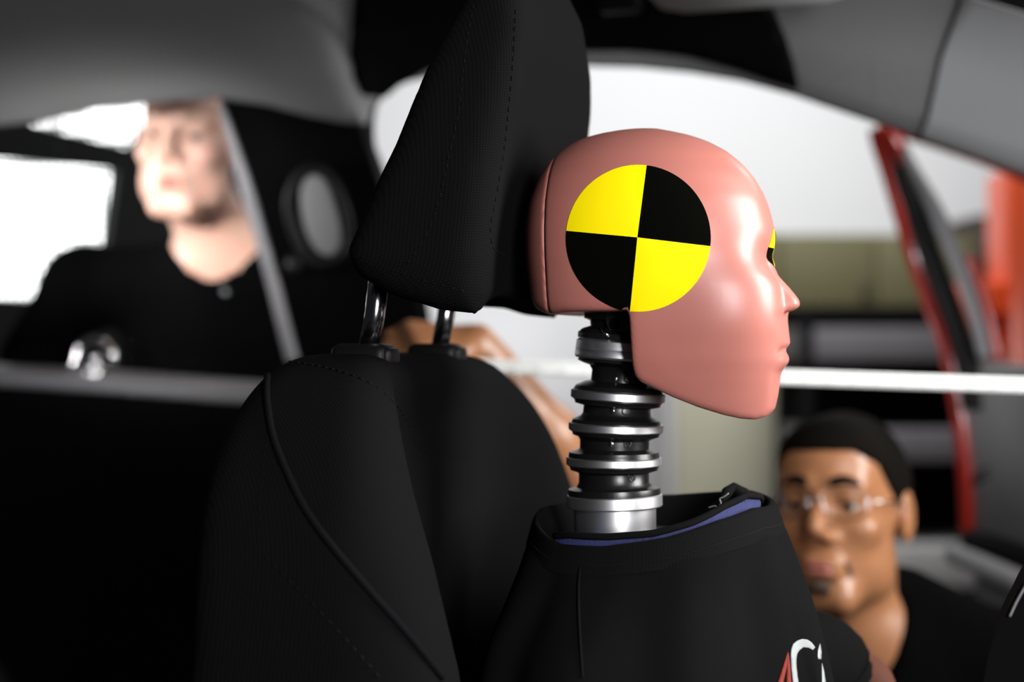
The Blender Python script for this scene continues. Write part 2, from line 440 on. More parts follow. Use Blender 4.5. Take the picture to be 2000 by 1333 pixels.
# ================================================================== THE SETTING
def struct(name, vf, m, label): return tag(obj(name, vf, m, smooth=False), label, 'setting', kind='structure')
struct('floor', box((0.5, 2.2, -0.05), (9, 9.2, 0.1)), 'floor', 'grey concrete workshop floor under the car')
struct('ceiling', box((0.5, 2.2, 3.35), (9, 9.2, 0.1)), 'ceil', 'dark workshop ceiling above the car')
struct('wall_back', box((2.1, 6.55, 1.65), (5.8, 0.1, 3.3)), 'wall', 'bright white workshop wall beyond the far front door')
struct('wall_left', box((-2.4, 6.55, 1.65), (3.2, 0.1, 3.3)), 'dwall', 'charcoal workshop wall behind the light panels')

# ================================================================== THE CAR
car = empty('car', CW(0, 0.25, -1.0), 'red car with black seats and grey roof lining that the dummy sits in', 'car')
RAILPX = [(-420, 262), (-200, 256), (0, 246), (100, 236), (200, 212), (310, 201), (430, 193), (520, 205), (600, 226), (670, 240), (712, 243), (722, 215), (740, 188), (775, 165), (850, 148),
          (1000, 136), (1150, 130), (1250, 133), (1350, 143), (1450, 160), (1550, 187), (1700, 238), (1850, 288), (2000, 342), (2200, 420), (2450, 530)]
RV = 0.86
rail = [to_uvw(PV(x, y, RV)) for x, y in RAILPX]
ru = np.array([r[0] for r in rail]); rw = np.array([r[2] for r in rail])
def railw(u): return float(np.interp(u, ru, rw))
USPLIT = 0.385
def roof_row(u):
    w0 = railw(u); top = max(w0 + 0.06, 0.432 - 0.09 * max(0, u - 0.1) ** 1.2)
    P = [(RV + 0.035, w0 + 0.03), (RV + 0.012, w0 + 0.004), (RV, w0), (RV - 0.012, w0 + 0.004), (RV - 0.04, w0 + 0.022), (RV - 0.09, w0 + 0.6 * (top - w0)), (RV - 0.16, top - 0.006), (0.6, top + 0.004),
         (0.4, top + 0.016), (0.1, top + 0.02), (-0.2, top + 0.01), (-0.42, top - 0.02)]
    sh = 0.05 * float(np.clip((u - 0.15) / 0.2, 0, 1))
    return [CW(u + sh * float(np.clip((RV - v) / 0.16, 0, 1)), v, ww) for v, ww in P]
us = sorted(set([float(a) for a in np.linspace(-1.45, USPLIT, 60)] + [float(a) for a in ru if -1.4 < a < USPLIT]))
roof = obj('roof_lining', grid_vf([roof_row(u) for u in us], thick=Vector((0, 0, 0.012))), 'liner', car, angle=60)
roofb = bvh_obj(roof)
def pillar_row(u):
    w0 = railw(u); t = (u - USPLIT) / 0.6
    wi = np.interp(u, [0.30, 0.385, 0.51, 0.7, 1.1], [0.432, 0.414, 0.372, 0.27, 0.02]); wi = max(wi, w0 + 0.03)
    P = [(RV + 0.035, w0 + 0.03), (RV + 0.012, w0 + 0.004), (RV, w0), (RV - 0.014, w0 + 0.006), (RV - 0.045, w0 + 0.2 * (wi - w0)), (RV - 0.085, w0 + 0.55 * (wi - w0)), (0.725, w0 + 0.85 * (wi - w0)), (0.70, wi)]
    tp = max(railw(USPLIT) + 0.06, 0.432 - 0.09 * max(0, USPLIT - 0.1) ** 1.2); k = min(1.0, (u - USPLIT) / 0.25)
    Q = [(RV + 0.035, w0 + 0.03), (RV + 0.012, w0 + 0.004), (RV, w0), (RV - 0.012, w0 + 0.004), (RV - 0.04, w0 + 0.022), (RV - 0.09, w0 + 0.6 * (tp - railw(USPLIT))), (0.70, w0 + (tp - railw(USPLIT)) - 0.006), (0.675, w0 + (tp - railw(USPLIT)))]
    P = [(a[0] * (1 - k) + b[0] * k, a[1] * (1 - k) + b[1] * k) for a, b in zip(Q, P)]
    return [CW(u + 0.05 * float(np.clip((RV - v) / 0.16, 0, 1)), v, ww) for v, ww in P]
apil = obj('front_pillar_trim', grid_vf([pillar_row(float(u)) for u in np.linspace(USPLIT + 0.004, 1.0, 40)], thick=Vector((0.0, 0.012, 0.006))), 'pillar', car, angle=60)
apb = bvh_obj(apil)
obj('pillar_seam', tube([p + Vector((0, 0, 0.0005)) for p in pillar_row(USPLIT + 0.002)[2:]], 0.0026, 8), 'seal', car)
frow = [[pillar_row(float(u))[-1] + V3 * a + W3 * b for a, b in ((0, 0.001), (-0.03, 0.012), (-0.09, 0.03))] for u in np.linspace(USPLIT, 1.0, 20)]
obj('windscreen_band', grid_vf(frow, thick=Vector((0, 0, 0.004))), 'seal', car)
def lpath(px, v): return [PV(x, y, v) for x, y in px]
# dark lining panel over the front window
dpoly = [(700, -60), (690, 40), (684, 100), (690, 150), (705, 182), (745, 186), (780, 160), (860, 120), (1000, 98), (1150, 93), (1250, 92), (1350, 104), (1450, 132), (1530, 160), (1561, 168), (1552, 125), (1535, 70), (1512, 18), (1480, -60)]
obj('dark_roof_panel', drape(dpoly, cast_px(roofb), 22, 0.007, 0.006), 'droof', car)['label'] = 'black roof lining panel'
# roof handle, sun visor
hp = PD(1212, 10, 1.77)
obj('grab_handle', box(hp + W3 * 0.008, (0.056, 0.03, 0.035), CARAX), 'plastic', car, bevel=0.009, segs=3)  # grab handle as a rounded black bar, gives no light
vz = lambda u, v: CW(u, v, 0.392)
vrow = [CW(u, v, 0) for u, v in ((0.09, 0.30), (0.095, 0.585), (0.12, 0.612), (0.29, 0.612), (0.315, 0.585), (0.31, 0.30))]
obj('sun_visor', prism([Vector((p.x, p.y, EYE + 0.3935)) for p in vrow], Vector((0, 0, 0.02))), 'pillar', car, bevel=0.008)
# far middle pillar, leaning inward to the roof
def bv(y): return float(np.interp(y, [150, 260, 700, 1000], [0.85, 0.88, 0.965, 0.99]))
bpoly = [(428, 196), (470, 183), (520, 177), (570, 179), (620, 193), (665, 214), (694, 244), (714, 290), (734, 345), (752, 400), (780, 490), (800, 545), (814, 590), (826, 660), (836, 780), (842, 1000), (600, 1000), (586, 820), (572, 690), (530, 535), (475, 345), (450, 262)]
def castb(x, y):
    p = PV(x, y, bv(y)); return p, -V3
bp = obj('middle_pillar_trim', drape(bpoly, castb, 26, 0.0, 0.05), 'bpillar', car, angle=50)
bp['label'] = 'black middle pillar trim'
obj('pillar_edge_strip', tube(catmull([PV(x, y, bv(y) - 0.004) for x, y in ((430, 205), (449, 262), (475, 345), (503, 440), (532, 545), (553, 630), (572, 705))], 5), [0.0045 + 0.0005 * min(i, 12) for i in range(31)], 10), 'gtrim', car)['label'] = 'grey metal window edge strip'
obj('window_seal', tube(catmull([PV(x, y, bv(y) + 0.01) for x, y in ((745, 172), (726, 200), (719, 240), (722, 290), (738, 345), (765, 430), (800, 540))], 5), 0.010, 10), 'seal', car)
# belt guide on the pillar
g0 = 626
ring = [(612, 330), (585, 345), (566, 390), (572, 440), (592, 490), (622, 512), (655, 510), (682, 482), (680, 430), (664, 380), (642, 342)]
bel = obj('belt_guide', tube(catmull([PV(x, y, bv(y) - 0.014) for x, y in ring], 6, True), 0.0095, 10, closed=True), 'plastic', bp)
plate = [(602, 350), (624, 343), (644, 362), (658, 400), (668, 440), (668, 478), (650, 500), (626, 492), (606, 460), (594, 415), (592, 375)]
obj('belt_webbing', prism([PV(p.x, p.y, bv(p.y) - 0.008) for p in catmull([Vector((a, b, 0)) for a, b in plate], 4, True)], -V3 * 0.012), 'panelg', bp, bevel=0.003)['label'] = 'light grey belt guide insert'
obj('belt_bolt', lathe([(0, 0.012), (0.012, 0.010), (0.017, 0.004), (0.018, 0), (0, 0)], PV(579, 515, bv(515) - 0.008), -V3, n=24, closed=False), 'plastic', bp)
# rear side panel, sill and quarter glass
sill = [(-420, 705), (-200, 709), (0, 716), (250, 731), (500, 750), (620, 760)]
spts = [PV(x, y, 0.965) for x, y in sill]
obj('window_sill', grid_vf([[p + V3 * a + W3 * b for p in spts] for a, b in ((0.045, 0.002), (0.0, 0.0), (-0.055, -0.008), (-0.062, -0.014), (-0.062, -0.024))], thick=Vector((0, 0, -0.01))), 'gtrim', car, angle=50)['label'] = 'grey metal window sill'
obj('rear_side_panel', grid_vf([[p + V3 * a + W3 * b for p in spts] for a, b in ((0.04, -0.02), (-0.06, -0.026), (-0.075, -0.05), (-0.085, -0.2), (-0.08, -0.45), (-0.06, -0.62))], thick=V3 * 0.06), 'bpillar', car, angle=50)
gp = [(-420, 275)] + [(x, y + 4) for x, y in RAILPX[1:7]] + [(446, 250), (474, 345), (530, 540), (571, 700), (560, 752), (250, 731), (0, 716), (-420, 706)]
def gv(y): return float(np.interp(y, [190, 720], [0.875, 0.985]))
obj('quarter_glass', prism([PV(x, y, gv(y)) for x, y in gp], V3 * 0.004), 'glass', car, smooth=False)
# chrome latch on the sill
lat = obj('sill_latch', tube(catmull([PV(x, y, 0.945) for x, y in ((143, 730), (150, 700), (162, 670), (183, 661), (205, 672), (220, 690), (219, 708))], 6), 0.0048, 10), 'chrome', car)
obj('latch_knob', lathe([(0, 0.045), (0.009, 0.043), (0.012, 0.036), (0.008, 0.03), (0.013, 0.022), (0.016, 0.012), (0.014, 0), (0, 0)], PV(185, 745, 0.945), W3, n=24, closed=False), 'dchrome', lat)
# the opened far front door
def dv(y): return float(np.interp(y, [240, 700, 1060, 1300], [1.50, 1.57, 1.60, 1.60]))
def dpt(x, y, e=0.0):
    t = (x - 1800) / 550.0
    return PV(x, y, dv(y) - 0.45 * max(0, t) + e)
fr = [(1838, 330), (1800, 281), (1768, 262), (1738, 248), (1718, 250), (1722, 275), (1740, 330), (1762, 405), (1790, 500), (1822, 590), (1852, 670), (1872, 760), (1885, 850), (1894, 950), (1897, 1050)]
door = obj('door', tube(catmull([dpt(x, y) for x, y in fr[4:]], 6), 0.0125, 12, flat=1.6), 'red', car); door['label'] = 'red painted frame of the opened far front door'
obj('frame_top', tube(catmull([dpt(x, y) for x, y in ((2350, 500), (2100, 385), (1960, 322), (1850, 283), (1790, 264), (1752, 252), (1722, 252))], 6), 0.013, 12, flat=1.6), 'red', door)
obj('frame_corner', tube(catmull([dpt(x, y, -0.012) for x, y in ((1712, 250), (1735, 262), (1750, 285), (1757, 320))], 6), [0.010] * 6 + [0.017] * 8 + [0.012] * 5, 12), 'red', door)
obj('door_seal', tube(catmull([dpt(x, y, -0.004) for x, y in ((1752, 290), (1766, 345), (1790, 415), (1820, 500), (1853, 590), (1880, 670), (1897, 730), (1904, 800))], 6), 0.020, 12), 'seal', door)
obj('window_channel', tube(catmull([dpt(x, y, -0.014) for x, y in ((1765, 290), (1790, 340), (1822, 400), (1856, 475), (1886, 550), (1908, 620), (1928, 700))], 6), [0.007 + 0.0075 * min(1, i / 14) for i in range(37)], 12, flat=0.7), 'gtrim', door)['label'] = 'grey window channel'
obj('glass_edge', tube(catmull([dpt(x, y, -0.006) for x, y in ((1893, 500), (1915, 560), (1935, 630), (1950, 705))], 6), 0.008, 10), 'red', door)
dp = [(1868, 715), (1900, 708), (2000, 712), (2200, 730), (2420, 745), (2420, 1600), (1960, 1600), (1915, 1300), (1900, 1080), (1888, 900), (1876, 800)]
dcard = obj('door_card', prism([dpt(x, y) for x, y in dp], V3 * 0.07), 'panelg', door, bevel=0.012, segs=3); dcard['label'] = 'dark grey inner door card'
for a in (((1900, 935), (1950, 905), (2010, 890), (2100, 884)), ((1897, 948), (1950, 922), (2010, 905), (2100, 898))):
    obj('door_card_seam', tube(catmull([dpt(x, y, -0.008) for x, y in a], 6), 0.003, 8), 'seal', dcard)
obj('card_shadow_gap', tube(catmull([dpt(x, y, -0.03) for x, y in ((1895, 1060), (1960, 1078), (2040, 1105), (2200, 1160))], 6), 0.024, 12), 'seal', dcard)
obj('armrest', tube(catmull([dpt(x, y, -0.05) for x, y in ((1862, 1080), (1920, 1103), (1985, 1132), (2060, 1165), (2200, 1220))], 6), 0.021, 14), 'lboard', dcard)['label'] = 'pale grey armrest pull'
# dashboard end at the near right, floor pan, sills
dash = catmull([PV(x, y, -0.08) for x, y in ((2160, 1040), (2060, 1085), (2003, 1130), (1972, 1185), (1950, 1230), (1932, 1290), (1918, 1350), (1905, 1480))], 6)
obj('dashboard_end', cap_rows([[p + V3 * v + U3 * (0.02 * math.sin(v * 3)) for p in dash] + [CW(1.25, -0.08 + v, -0.45), CW(1.25, -0.08 + v, -0.13)] for v in (0.0, 0.015, 0.05, 0.08)]), 'droof', car, angle=50)
obj('dashboard_trim', tube([p - V3 * 0.004 + W3 * 0.003 - U3 * 0.002 for p in catmull([PV(x, y, -0.08) for x, y in ((2010, 1150), (1992, 1182), (1978, 1212))], 5)], 0.0008, 8), 'panelg', car)
obj('floor_pan', box(CW(-0.25, 0.18, -0.77), (2.9, 1.12, 0.06), CARAX), 'black', car, bevel=0.02)
obj('underbody', box(CW(-0.25, 0.22, -0.9), (2.6, 0.96, 0.2), CARAX), 'black', car, bevel=0.03)
for uu in (-1.3, 1.0):
    for vv in (-0.28, 0.9):
        obj('wheel', join(lathe([(0.16, -0.09), (0.27, -0.09), (0.30, -0.06), (0.30, 0.06), (0.27, 0.09), (0.16, 0.09)], CW(uu, vv, -0.70), V3, n=48), lathe([(0.02, -0.03), (0.165, -0.05), (0.165, 0.05), (0.02, 0.03)], CW(uu, vv, -0.70), V3, n=48)), 'rubber', car)
# ================================================================== THE SEAT
seat = empty('seat_with_headrest', CW(0.1, 0, -0.74), 'black cloth front seat with tall headrest behind the dummy', 'car seat')
def seat_field():
    h = 0.006; U, V, Wd = grid3((-0.36, -0.30, -0.70), (0.30, 0.30, 0.06), h)
    av = np.abs(V)
    # arch-shaped outline seen from the front
    hx, hz, rr = 0.245, 0.34, 0.153
    top = -0.010
    qx = av - (hx - rr) + 0.0; qz = np.abs(Wd - (top - hz)) - (hz - rr)
    arch = np.sqrt(np.maximum(qx, 0) ** 2 + np.maximum(qz, 0) ** 2) + np.minimum(np.maximum(qx, qz), 0) - rr
    wv = [-0.74, -0.45, -0.30, -0.22, -0.15, -0.09, -0.03, 0.06]
    f0 = np.interp(Wd, wv, [-0.06, 0.0, 0.020, 0.028, 0.036, 0.040, 0.040, 0.036])
    bo = np.interp(Wd, wv, [0.10, 0.125, 0.105, 0.082, 0.055, 0.030, 0.008, 0.0])
    t = np.clip((av - 0.085) / 0.105, 0, 1); bump = t * t * (3 - 2 * t)
    e = np.clip((av - 0.20) / 0.06, 0, 1); bump = bump - 0.75 * e * e
    sh = np.clip((0.145 - av) / 0.05, 0, 1); sh = sh * sh * (3 - 2 * sh) * np.interp(Wd, [-0.2, -0.12, -0.06, 0.0], [0, 0.006, 0.012, 0.006])
    front = U - (f0 + bo * bump - sh)
    rear = np.interp(Wd, wv, [-0.22, -0.115, -0.08, -0.068, -0.064, -0.064, -0.062, -0.058]) - U
    F = smax(smax(front, rear, 0.035), arch, 0.03)
    F = gnorm(F, h); Vv, Q = surface_nets(F, (-0.36, -0.30, -0.70), h); Vv = relax(Vv, Q, 4)
    return [CW(*p) for p in Vv], Q.tolist()
bvf = seat_field(); back = obj('backrest', bvf, 'seat', seat); bb = bvh_of(bvf)
obj('piping', tube(trace([(560, 706), (537, 714), (524, 735), (521, 765), (523, 795), (533, 851), (557, 915), (596, 993), (645, 1062), (714, 1145), (792, 1234), (865, 1325)], bb, 0.0005), 0.0026, 10), 'seatside', back)
def stitches(px, bvh, r=0.0006, dash=0.004, gap=0.0025, off=0.0003):
    P = trace(px, bvh, off, 10); out = []; acc = []; L = 0; on = True
    for a, b in zip(P, P[1:]):
        n = max(1, int((b - a).length / 0.0008))
        for i in range(n):
            p = a + (b - a) * (i / n); L += (b - a).length / n
            if on: acc.append(p)
            if L > (dash if on else gap):
                if on and len(acc) > 2: out.append(tube(acc[::2] if len(acc) > 4 else acc, r, 6))
                acc = []; L = 0; on = not on
    return join(*out) if out else None
SEAMS = [([(560, 706), (600, 712), (650, 722), (694, 736), (735, 757), (765, 782), (785, 805), (800, 835), (812, 865), (830, 882), (870, 890), (919, 891)], 0.0006),
         ([(518, 1087), (560, 1130), (620, 1190), (680, 1255), (743, 1326)], 0.0008),
         ([(522, 850), (512, 920), (506, 1000), (505, 1070)], 0.0005)]
for px, r in SEAMS:
    s = stitches(px, bb, r)
    if s: obj('seam_stitching', s, 'thread', back)
for vv, px0 in ((-0.08, 718), (0.08, 858)):
    top = [h for h in [bb.ray_cast(CW(0.0, vv, 0.2), -W3)] if h[0]][0][0]
    c = CW(-0.003, vv, top.z - EYE - 0.002)
    g = obj('post_guide', box(c, (0.046, 0.030, 0.020), (U3, V3, W3)), 'plastic', back, bevel=0.0075, segs=4)
    obj('guide_button', box(c + U3 * 0.020, (0.012, 0.024, 0.014), CARAX), 'plastic', g, bevel=0.004, segs=3)
# headrest
def headrest_field():
    h = 0.004; lo = (-0.06, -0.18, -0.02); U, V, Wd = grid3(lo, (0.19, 0.18, 0.36), h)
    prof = [(-0.002, 0.066), (0.006, 0.048), (0.03, 0.034), (0.07, 0.021), (0.098, 0.018), (0.108, 0.034), (0.112, 0.075), (0.118, 0.12), (0.130, 0.18), (0.137, 0.225), (0.136, 0.27), (0.125, 0.305), (0.10, 0.315), (0.085, 0.28), (0.070, 0.24), (0.035, 0.145)]
    P2 = poly_sdf(U[:, 0, :], Wd[:, 0, :], prof)[:, None, :]
    av = np.abs(V); hw = np.interp(Wd, [0.02, 0.06, 0.12, 0.2, 0.27, 0.32], [0.128, 0.135, 0.134, 0.122, 0.100, 0.075])
    F = smax(P2 + 0.016 * (1 - np.clip(av / 0.11, 0, 1) ** 2) * (U > 0.05) + 0.0 * V, av - hw, 0.030)
    F = gnorm(F, h); Vv, Q = surface_nets(F, lo, h); Vv = relax(Vv, Q, 4)
    return [CW(*p) for p in Vv], Q.tolist()
hvf = headrest_field(); head_rest = obj('headrest', hvf, 'seat', seat); hb = bvh_of(hvf)
for px, r in (([(1008, 20), (1003, 110), (995, 200), (985, 290), (972, 370), (962, 420), (958, 450), (962, 480), (975, 495), (990, 500)], 0.0006),
              ([(925, 10), (912, 80), (903, 150), (895, 220), (880, 290), (865, 360), (845, 430), (820, 480), (790, 520)], 0.0006),
              ([(765, 527), (800, 540), (840, 552), (880, 562), (910, 570)], 0.0005)):
    s = stitches(px, hb, r)
    if s: obj('seam_stitching', s, 'thread', head_rest)
for vv in (-0.08, 0.08):
    obj('headrest_post', tube([CW(0.0, vv, -0.01), CW(0.006, vv, 0.02), CW(0.012, vv, 0.07)], 0.0078, 28), 'dchrome', head_rest)
# cushion
cush = obj('seat_cushion', join(box(CW(0.18, 0, -0.61), (0.56, 0.50, 0.16), CARAX)), 'seat', seat, bevel=0.05, segs=4)
obj('seat_base', box(CW(0.16, 0, -0.715), (0.44, 0.40, 0.045), CARAX), 'black', seat, bevel=0.01)

# ================================================================== THE DUMMY
dummy = empty('crash_test_dummy', CW(0.2, 0, -0.53), 'crash test dummy with salmon vinyl head and bare metal neck in black shirt', 'crash test dummy')
HS = 1.1013 / FPX; HX0, HZ0 = 1290, 540
hc = PV(HX0, HZ0, 0.0)
def hl(px, py): return ((px - HX0) * HS, (HZ0 - py) * HS)
PROF = [(1027, 455), (1029, 420), (1042, 375), (1063, 333), (1092, 297), (1120, 274), (1147, 262), (1180, 255), (1215, 252), (1250, 251), (1283, 252), (1315, 257), (1350, 265), (1385, 279), (1420, 298), (1455, 328), (1472, 349), (1490, 380), (1500, 410), (1508, 441),
        (1513, 466), (1514, 482), (1513, 496), (1511, 508), (1513, 524), (1521, 541), (1542, 564), (1558, 583), (1562, 592), (1562, 600), (1555, 606), (1541, 613), (1532, 618), (1532, 626), (1537, 649), (1541, 662), (1542, 671), (1536, 678), (1530, 683), (1533, 689),
        (1536, 699), (1535, 707), (1529, 715), (1520, 726), (1517, 744), (1515, 770), (1510, 796), (1498, 809), (1479, 815), (1455, 813), (1425, 806), (1380, 791), (1335, 772), (1300, 755), (1278, 744), (1267, 732), (1264, 712), (1264, 640), (1263, 616), (1258, 609),
        (1225, 611), (1180, 611), (1130, 612), (1100, 617), (1075, 612), (1056, 604), (1044, 582), (1035, 550), (1029, 510)]
def head_fields():
    h = 0.0019; lo = np.array((-0.115, -0.09, -0.12)); X, Y, Z = grid3(lo, (0.118, 0.09, 0.125), h)
    prof = [hl(*p) for p in PROF]
    P2 = poly_sdf(X[:, 0, :], Z[:, 0, :], prof)[:, None, :]
    py = HZ0 - Z / HS
    yk = [245, 252, 262, 280, 310, 350, 400, 450, 500, 525, 560, 600, 640, 700, 740, 780, 820]
    yf = np.arange(200.0, 880.0, 1.0); kk = np.exp(-0.5 * (np.arange(-30, 31) / 9.0) ** 2); kk /= kk.sum()
    def sm(vals):
        a = np.interp(yf, yk, vals); a = np.convolve(np.pad(a, 30, mode='edge'), kk, 'valid'); return np.interp(py, yf, a)
    xf = sm([1290, 1300, 1345, 1396, 1440, 1476, 1502, 1515, 1516, 1515, 1518, 1524, 1538, 1546, 1540, 1530, 1520])
    xb = sm([1220, 1190, 1145, 1108, 1074, 1048, 1030, 1024, 1024, 1026, 1030, 1035, 1080, 1120, 1150, 1180, 1200])
    Wm = sm([0.004, 0.012, 0.026, 0.042, 0.058, 0.069, 0.076, 0.078, 0.0775, 0.076, 0.0745, 0.072, 0.069, 0.063, 0.056, 0.047, 0.036])
    xc = sm([1255, 1250, 1245, 1240, 1235, 1235, 1235, 1235, 1240, 1245, 1250, 1260, 1275, 1290, 1300, 1310, 1330])
    xs = (X / HS + HX0)
    xi = np.where(xs > xc, (xs - xc) / np.maximum(xf - xc, 5), (xc - xs) / np.maximum(xc - xb, 5))
    n = np.where(xs > xc, np.interp(py, [300, 450, 560, 640, 720, 800], [2.0, 2.15, 2.25, 2.1, 2.0, 1.9]), 2.2)
    base = ((np.clip(xi, 0, 9) ** n + np.clip(np.abs(Y) / Wm, 0, 9) ** n) ** (1 / n) - 1) * 0.06
    base = gnorm(base, h)
    ay = np.abs(Y)
    def E(c, r): 
        k0 = np.sqrt(((X - c[0]) / r[0]) ** 2 + ((ay - c[1]) / r[1]) ** 2 + ((Z - c[2]) / r[2]) ** 2)
        return (k0 - 1) * min(r)
    x, z = hl(1500, 521); base = smax(base, -E((x + 0.0070, 0.036, z), (0.019, 0.029, 0.0145)), 0.016)       # eye hollow under the brow
    x, z = hl(1474, 590); base = smin(base, E((x - 0.018, 0.034, z - 0.002), (0.034, 0.026, 0.034)), 0.026)           # cheek
    # nose: a wedge with flat flanks
    px = X / HS + HX0
    nw = np.interp(py, [515, 540, 575, 600, 620], [0.0065, 0.008, 0.0115, 0.0145, 0.0145])
    ridge = np.interp(py, [505, 524, 541, 564, 587, 600, 606, 613, 619], [1508, 1513, 1522, 1543, 1560, 1563, 1557, 1545, 1530])
    fl = (ay - np.clip(nw * (1.12 - 0.62 * np.clip((px - 1515) / np.maximum(ridge - 1515, 8), -0.4, 1.0)), 0.002, 1)) * 0.9
    nose = smax(smax(fl, (X - hl(1, 0)[0] * 0 - (ridge - HX0) * HS) * 0.75, 0.005), np.maximum(hl(0, 612)[1] - Z - 0.25 * (X - hl(1530, 0)[0]), hl(1440, 0)[0] - X), 0.003)
    nose = smax(nose, Z - hl(0, 508)[1], 0.004)
    base = smin(base, nose, 0.0022)
    # mouth line running back from the lips
    d = np.sqrt((Z - (hl(0, 683.5)[1] - 0.10 * ay)) ** 2 + (np.maximum(ay - 0.022, 0)) ** 2)
    depth = np.where(X > hl(1470, 0)[0], 1.0, 0)
    base = base + 0.0034 * np.exp(-(d / 0.0030) ** 2) * depth
    base = base - 0.0020 * np.exp(-((Z - hl(0, 703)[1]) / 0.006) ** 2 - (ay / 0.020) ** 2) * depth
    F = smax(base, P2, 0.0055)
    cutx = hl(1098, 0)[0]
    return F, X, lo, h, cutx
HF, HXg, hlo, hh, cutx = head_fields()
hyaw = Matrix.Rotation(-YAW, 4, 'Z')
def hw_(p): return hc + (hyaw @ Vector(p)).to_3d()
def hmesh(F):
    V, Q = surface_nets(F, hlo, hh); V = relax(V, Q, 3); return [hw_(p) for p in V], Q.tolist()
hfull = hmesh(HF)
hface = hmesh(smax(HF, cutx + 0.0005 - HXg, 0.0016)); head = obj('head', hface, 'vinyl', dummy)
obj('skull_cap', hmesh(smax(HF, HXg - (cutx - 0.0006), 0.0016)), 'vinyl', head)
hbv = bvh_of(hface)
# round targets
tcx, tcy, trx, trY = 1247, 466, 141, 143
def quadrant(a0, a1, c=(tcx - 2, tcy - 2)):
    return [c] + [(tcx + trx * math.cos(math.radians(a)), tcy + trY * math.sin(math.radians(a))) for a in np.linspace(a0, a1, 24)]
a_t, a_b, a_l, a_r = -83.5, 96.6, 186.0, 6.2
qy = [quadrant(a_l, 360 + a_t), quadrant(a_r, a_b)]; qb = [quadrant(a_t, a_r), quadrant(a_b, a_l)]
def two_tone(name, ys, bs, cast, step, off, th, parent, label):
    A = join(*[drape(p, cast, step, off, th) for p in ys]); B = join(*[drape(p, cast, step, off, th) for p in bs])
    na = len(A[1]); V, F = join(A, B); o = obj(name, (V, F), ['yellow', 'tblack'], parent, angle=50); 
    cols = [0] * na + [1] * (len(F) - na)
    if len(o.data.polygons) == len(cols): o.data.polygons.foreach_set('material_index', cols)
    o['label'] = label; return o
two_tone('side_target', qy, qb, cast_px(hbv), 9, 0.0006, 0.0004, head, 'yellow and black quartered round target on the temple')
def cast_front(y, z):
    o = hw_((0.3, y, z)); d = (hyaw @ Vector((-1, 0, 0))).to_3d(); r = hbv.ray_cast(o, d)
    return None if r[0] is None else (r[0], r[1] if r[1].dot(d) < 0 else -r[1])
fz = hl(0, 489)[1]
def fq(a0, a1): return [(0, fz)] + [(0.0135 * math.cos(math.radians(a)), fz + 0.0138 * math.sin(math.radians(a))) for a in np.linspace(a0, a1, 14)]
two_tone('brow_target', [fq(90, 180), fq(270, 360)], [fq(0, 90), fq(180, 270)], cast_front, 0.002, 0.0006, 0.0004, head, 'small quartered target between the brows')

# neck: bowed stack of rubber and steel
NR = HS
def nf(px, py, tilt):
    c = PV(px, py, 0.0); a = math.radians(tilt)
    ax = (W3 * math.cos(a) + U3 * math.sin(a)).normalized(); return c, ax
lev = [(1215, 632, 4.0), (1213, 685, 4.2), (1212, 738, 4.0), (1207, 773, 3.6), (1205, 803, 2.8), (1203, 835, 1.8), (1200, 868, 0.8), (1199, 901, 0.0), (1199, 934, -0.8), (1200, 972, -1.6), (1205, 1020, -1.6)]
def ringat(name, px, py, tilt, prof, m, parent, n=72):
    c, ax = nf(px, py, tilt); return obj(name, lathe([(r * HS, h * HS) for r, h in prof], c, ax, U3, n), m, parent, angle=32)
neck_rows = []
RP = [(lev[1], [(82, -18), (84, -24), (74, -28), (60, -32)]), (lev[2], [(57, 12), (58, -8)]), (lev[3], [(66, 26), (84, 17), (86, 13), (88, 10), (88, -10), (85, -13), (84, -18), (68, -22)]), (lev[4], [(66, 8), (67, -6)]),
      (lev[5], [(70, 22), (85, 15), (87, 11), (88, 9), (88, -9), (86, -12), (85, -16), (74, -20)]), (lev[6], [(68, 8), (68, -8)]), (lev[7], [(72, 22), (88, 18), (89, 12), (90, 9), (90, -9), (87, -12), (86, -17), (74, -21)]), (lev[8], [(69, 10), (69, -8)]),
      (lev[9], [(74, 22), (90, 18), (91, 12), (91, 6), (91, 0), (40, -2)])]
for l, prof in RP:
    c, ax = nf(*l)
    for r, hgt in prof:
        x = (U3 - ax * U3.dot(ax)).normalized(); y = ax.cross(x)
        neck_rows.append([c + ax * hgt * HS + x * (r * HS * math.cos(t)) + y * (r * HS * math.sin(t)) for t in np.linspace(0, 2 * math.pi, 73)[:-1]])
neck = obj('neck', cap_rows(neck_rows), 'rubber', dummy, angle=35)
ringat('neck_collar', *lev[1], [(60, 20), (84, 20), (88.5, 16), (89.5, 1), (89.0, 0.4), (89.5, -0.3), (90.5, -14), (88, -18), (60, -18)], 'steel', neck)
for l, R, t in ((lev[3], 93, 8.5), (lev[5], 93.5, 8), (lev[7], 94, 8)):
    ringat('neck_disc', *l, [(80, t), (R - 2, t), (R, t - 2), (R, 2 - t), (R - 2, -t), (80, -t)], 'steel', neck)
ringat('neck_base', *lev[9], [(60, 6), (92, 6), (94, 4), (94, -16), (92, -18), (83, -19), (81, -20), (80, -72), (60, -72)], 'steel', neck)
ringat('base_plate', 1225, 1046, -3.5, [(40, 5), (108, 5), (113, 2), (113, -3), (108, -6), (40, -6)], 'bracket', neck)
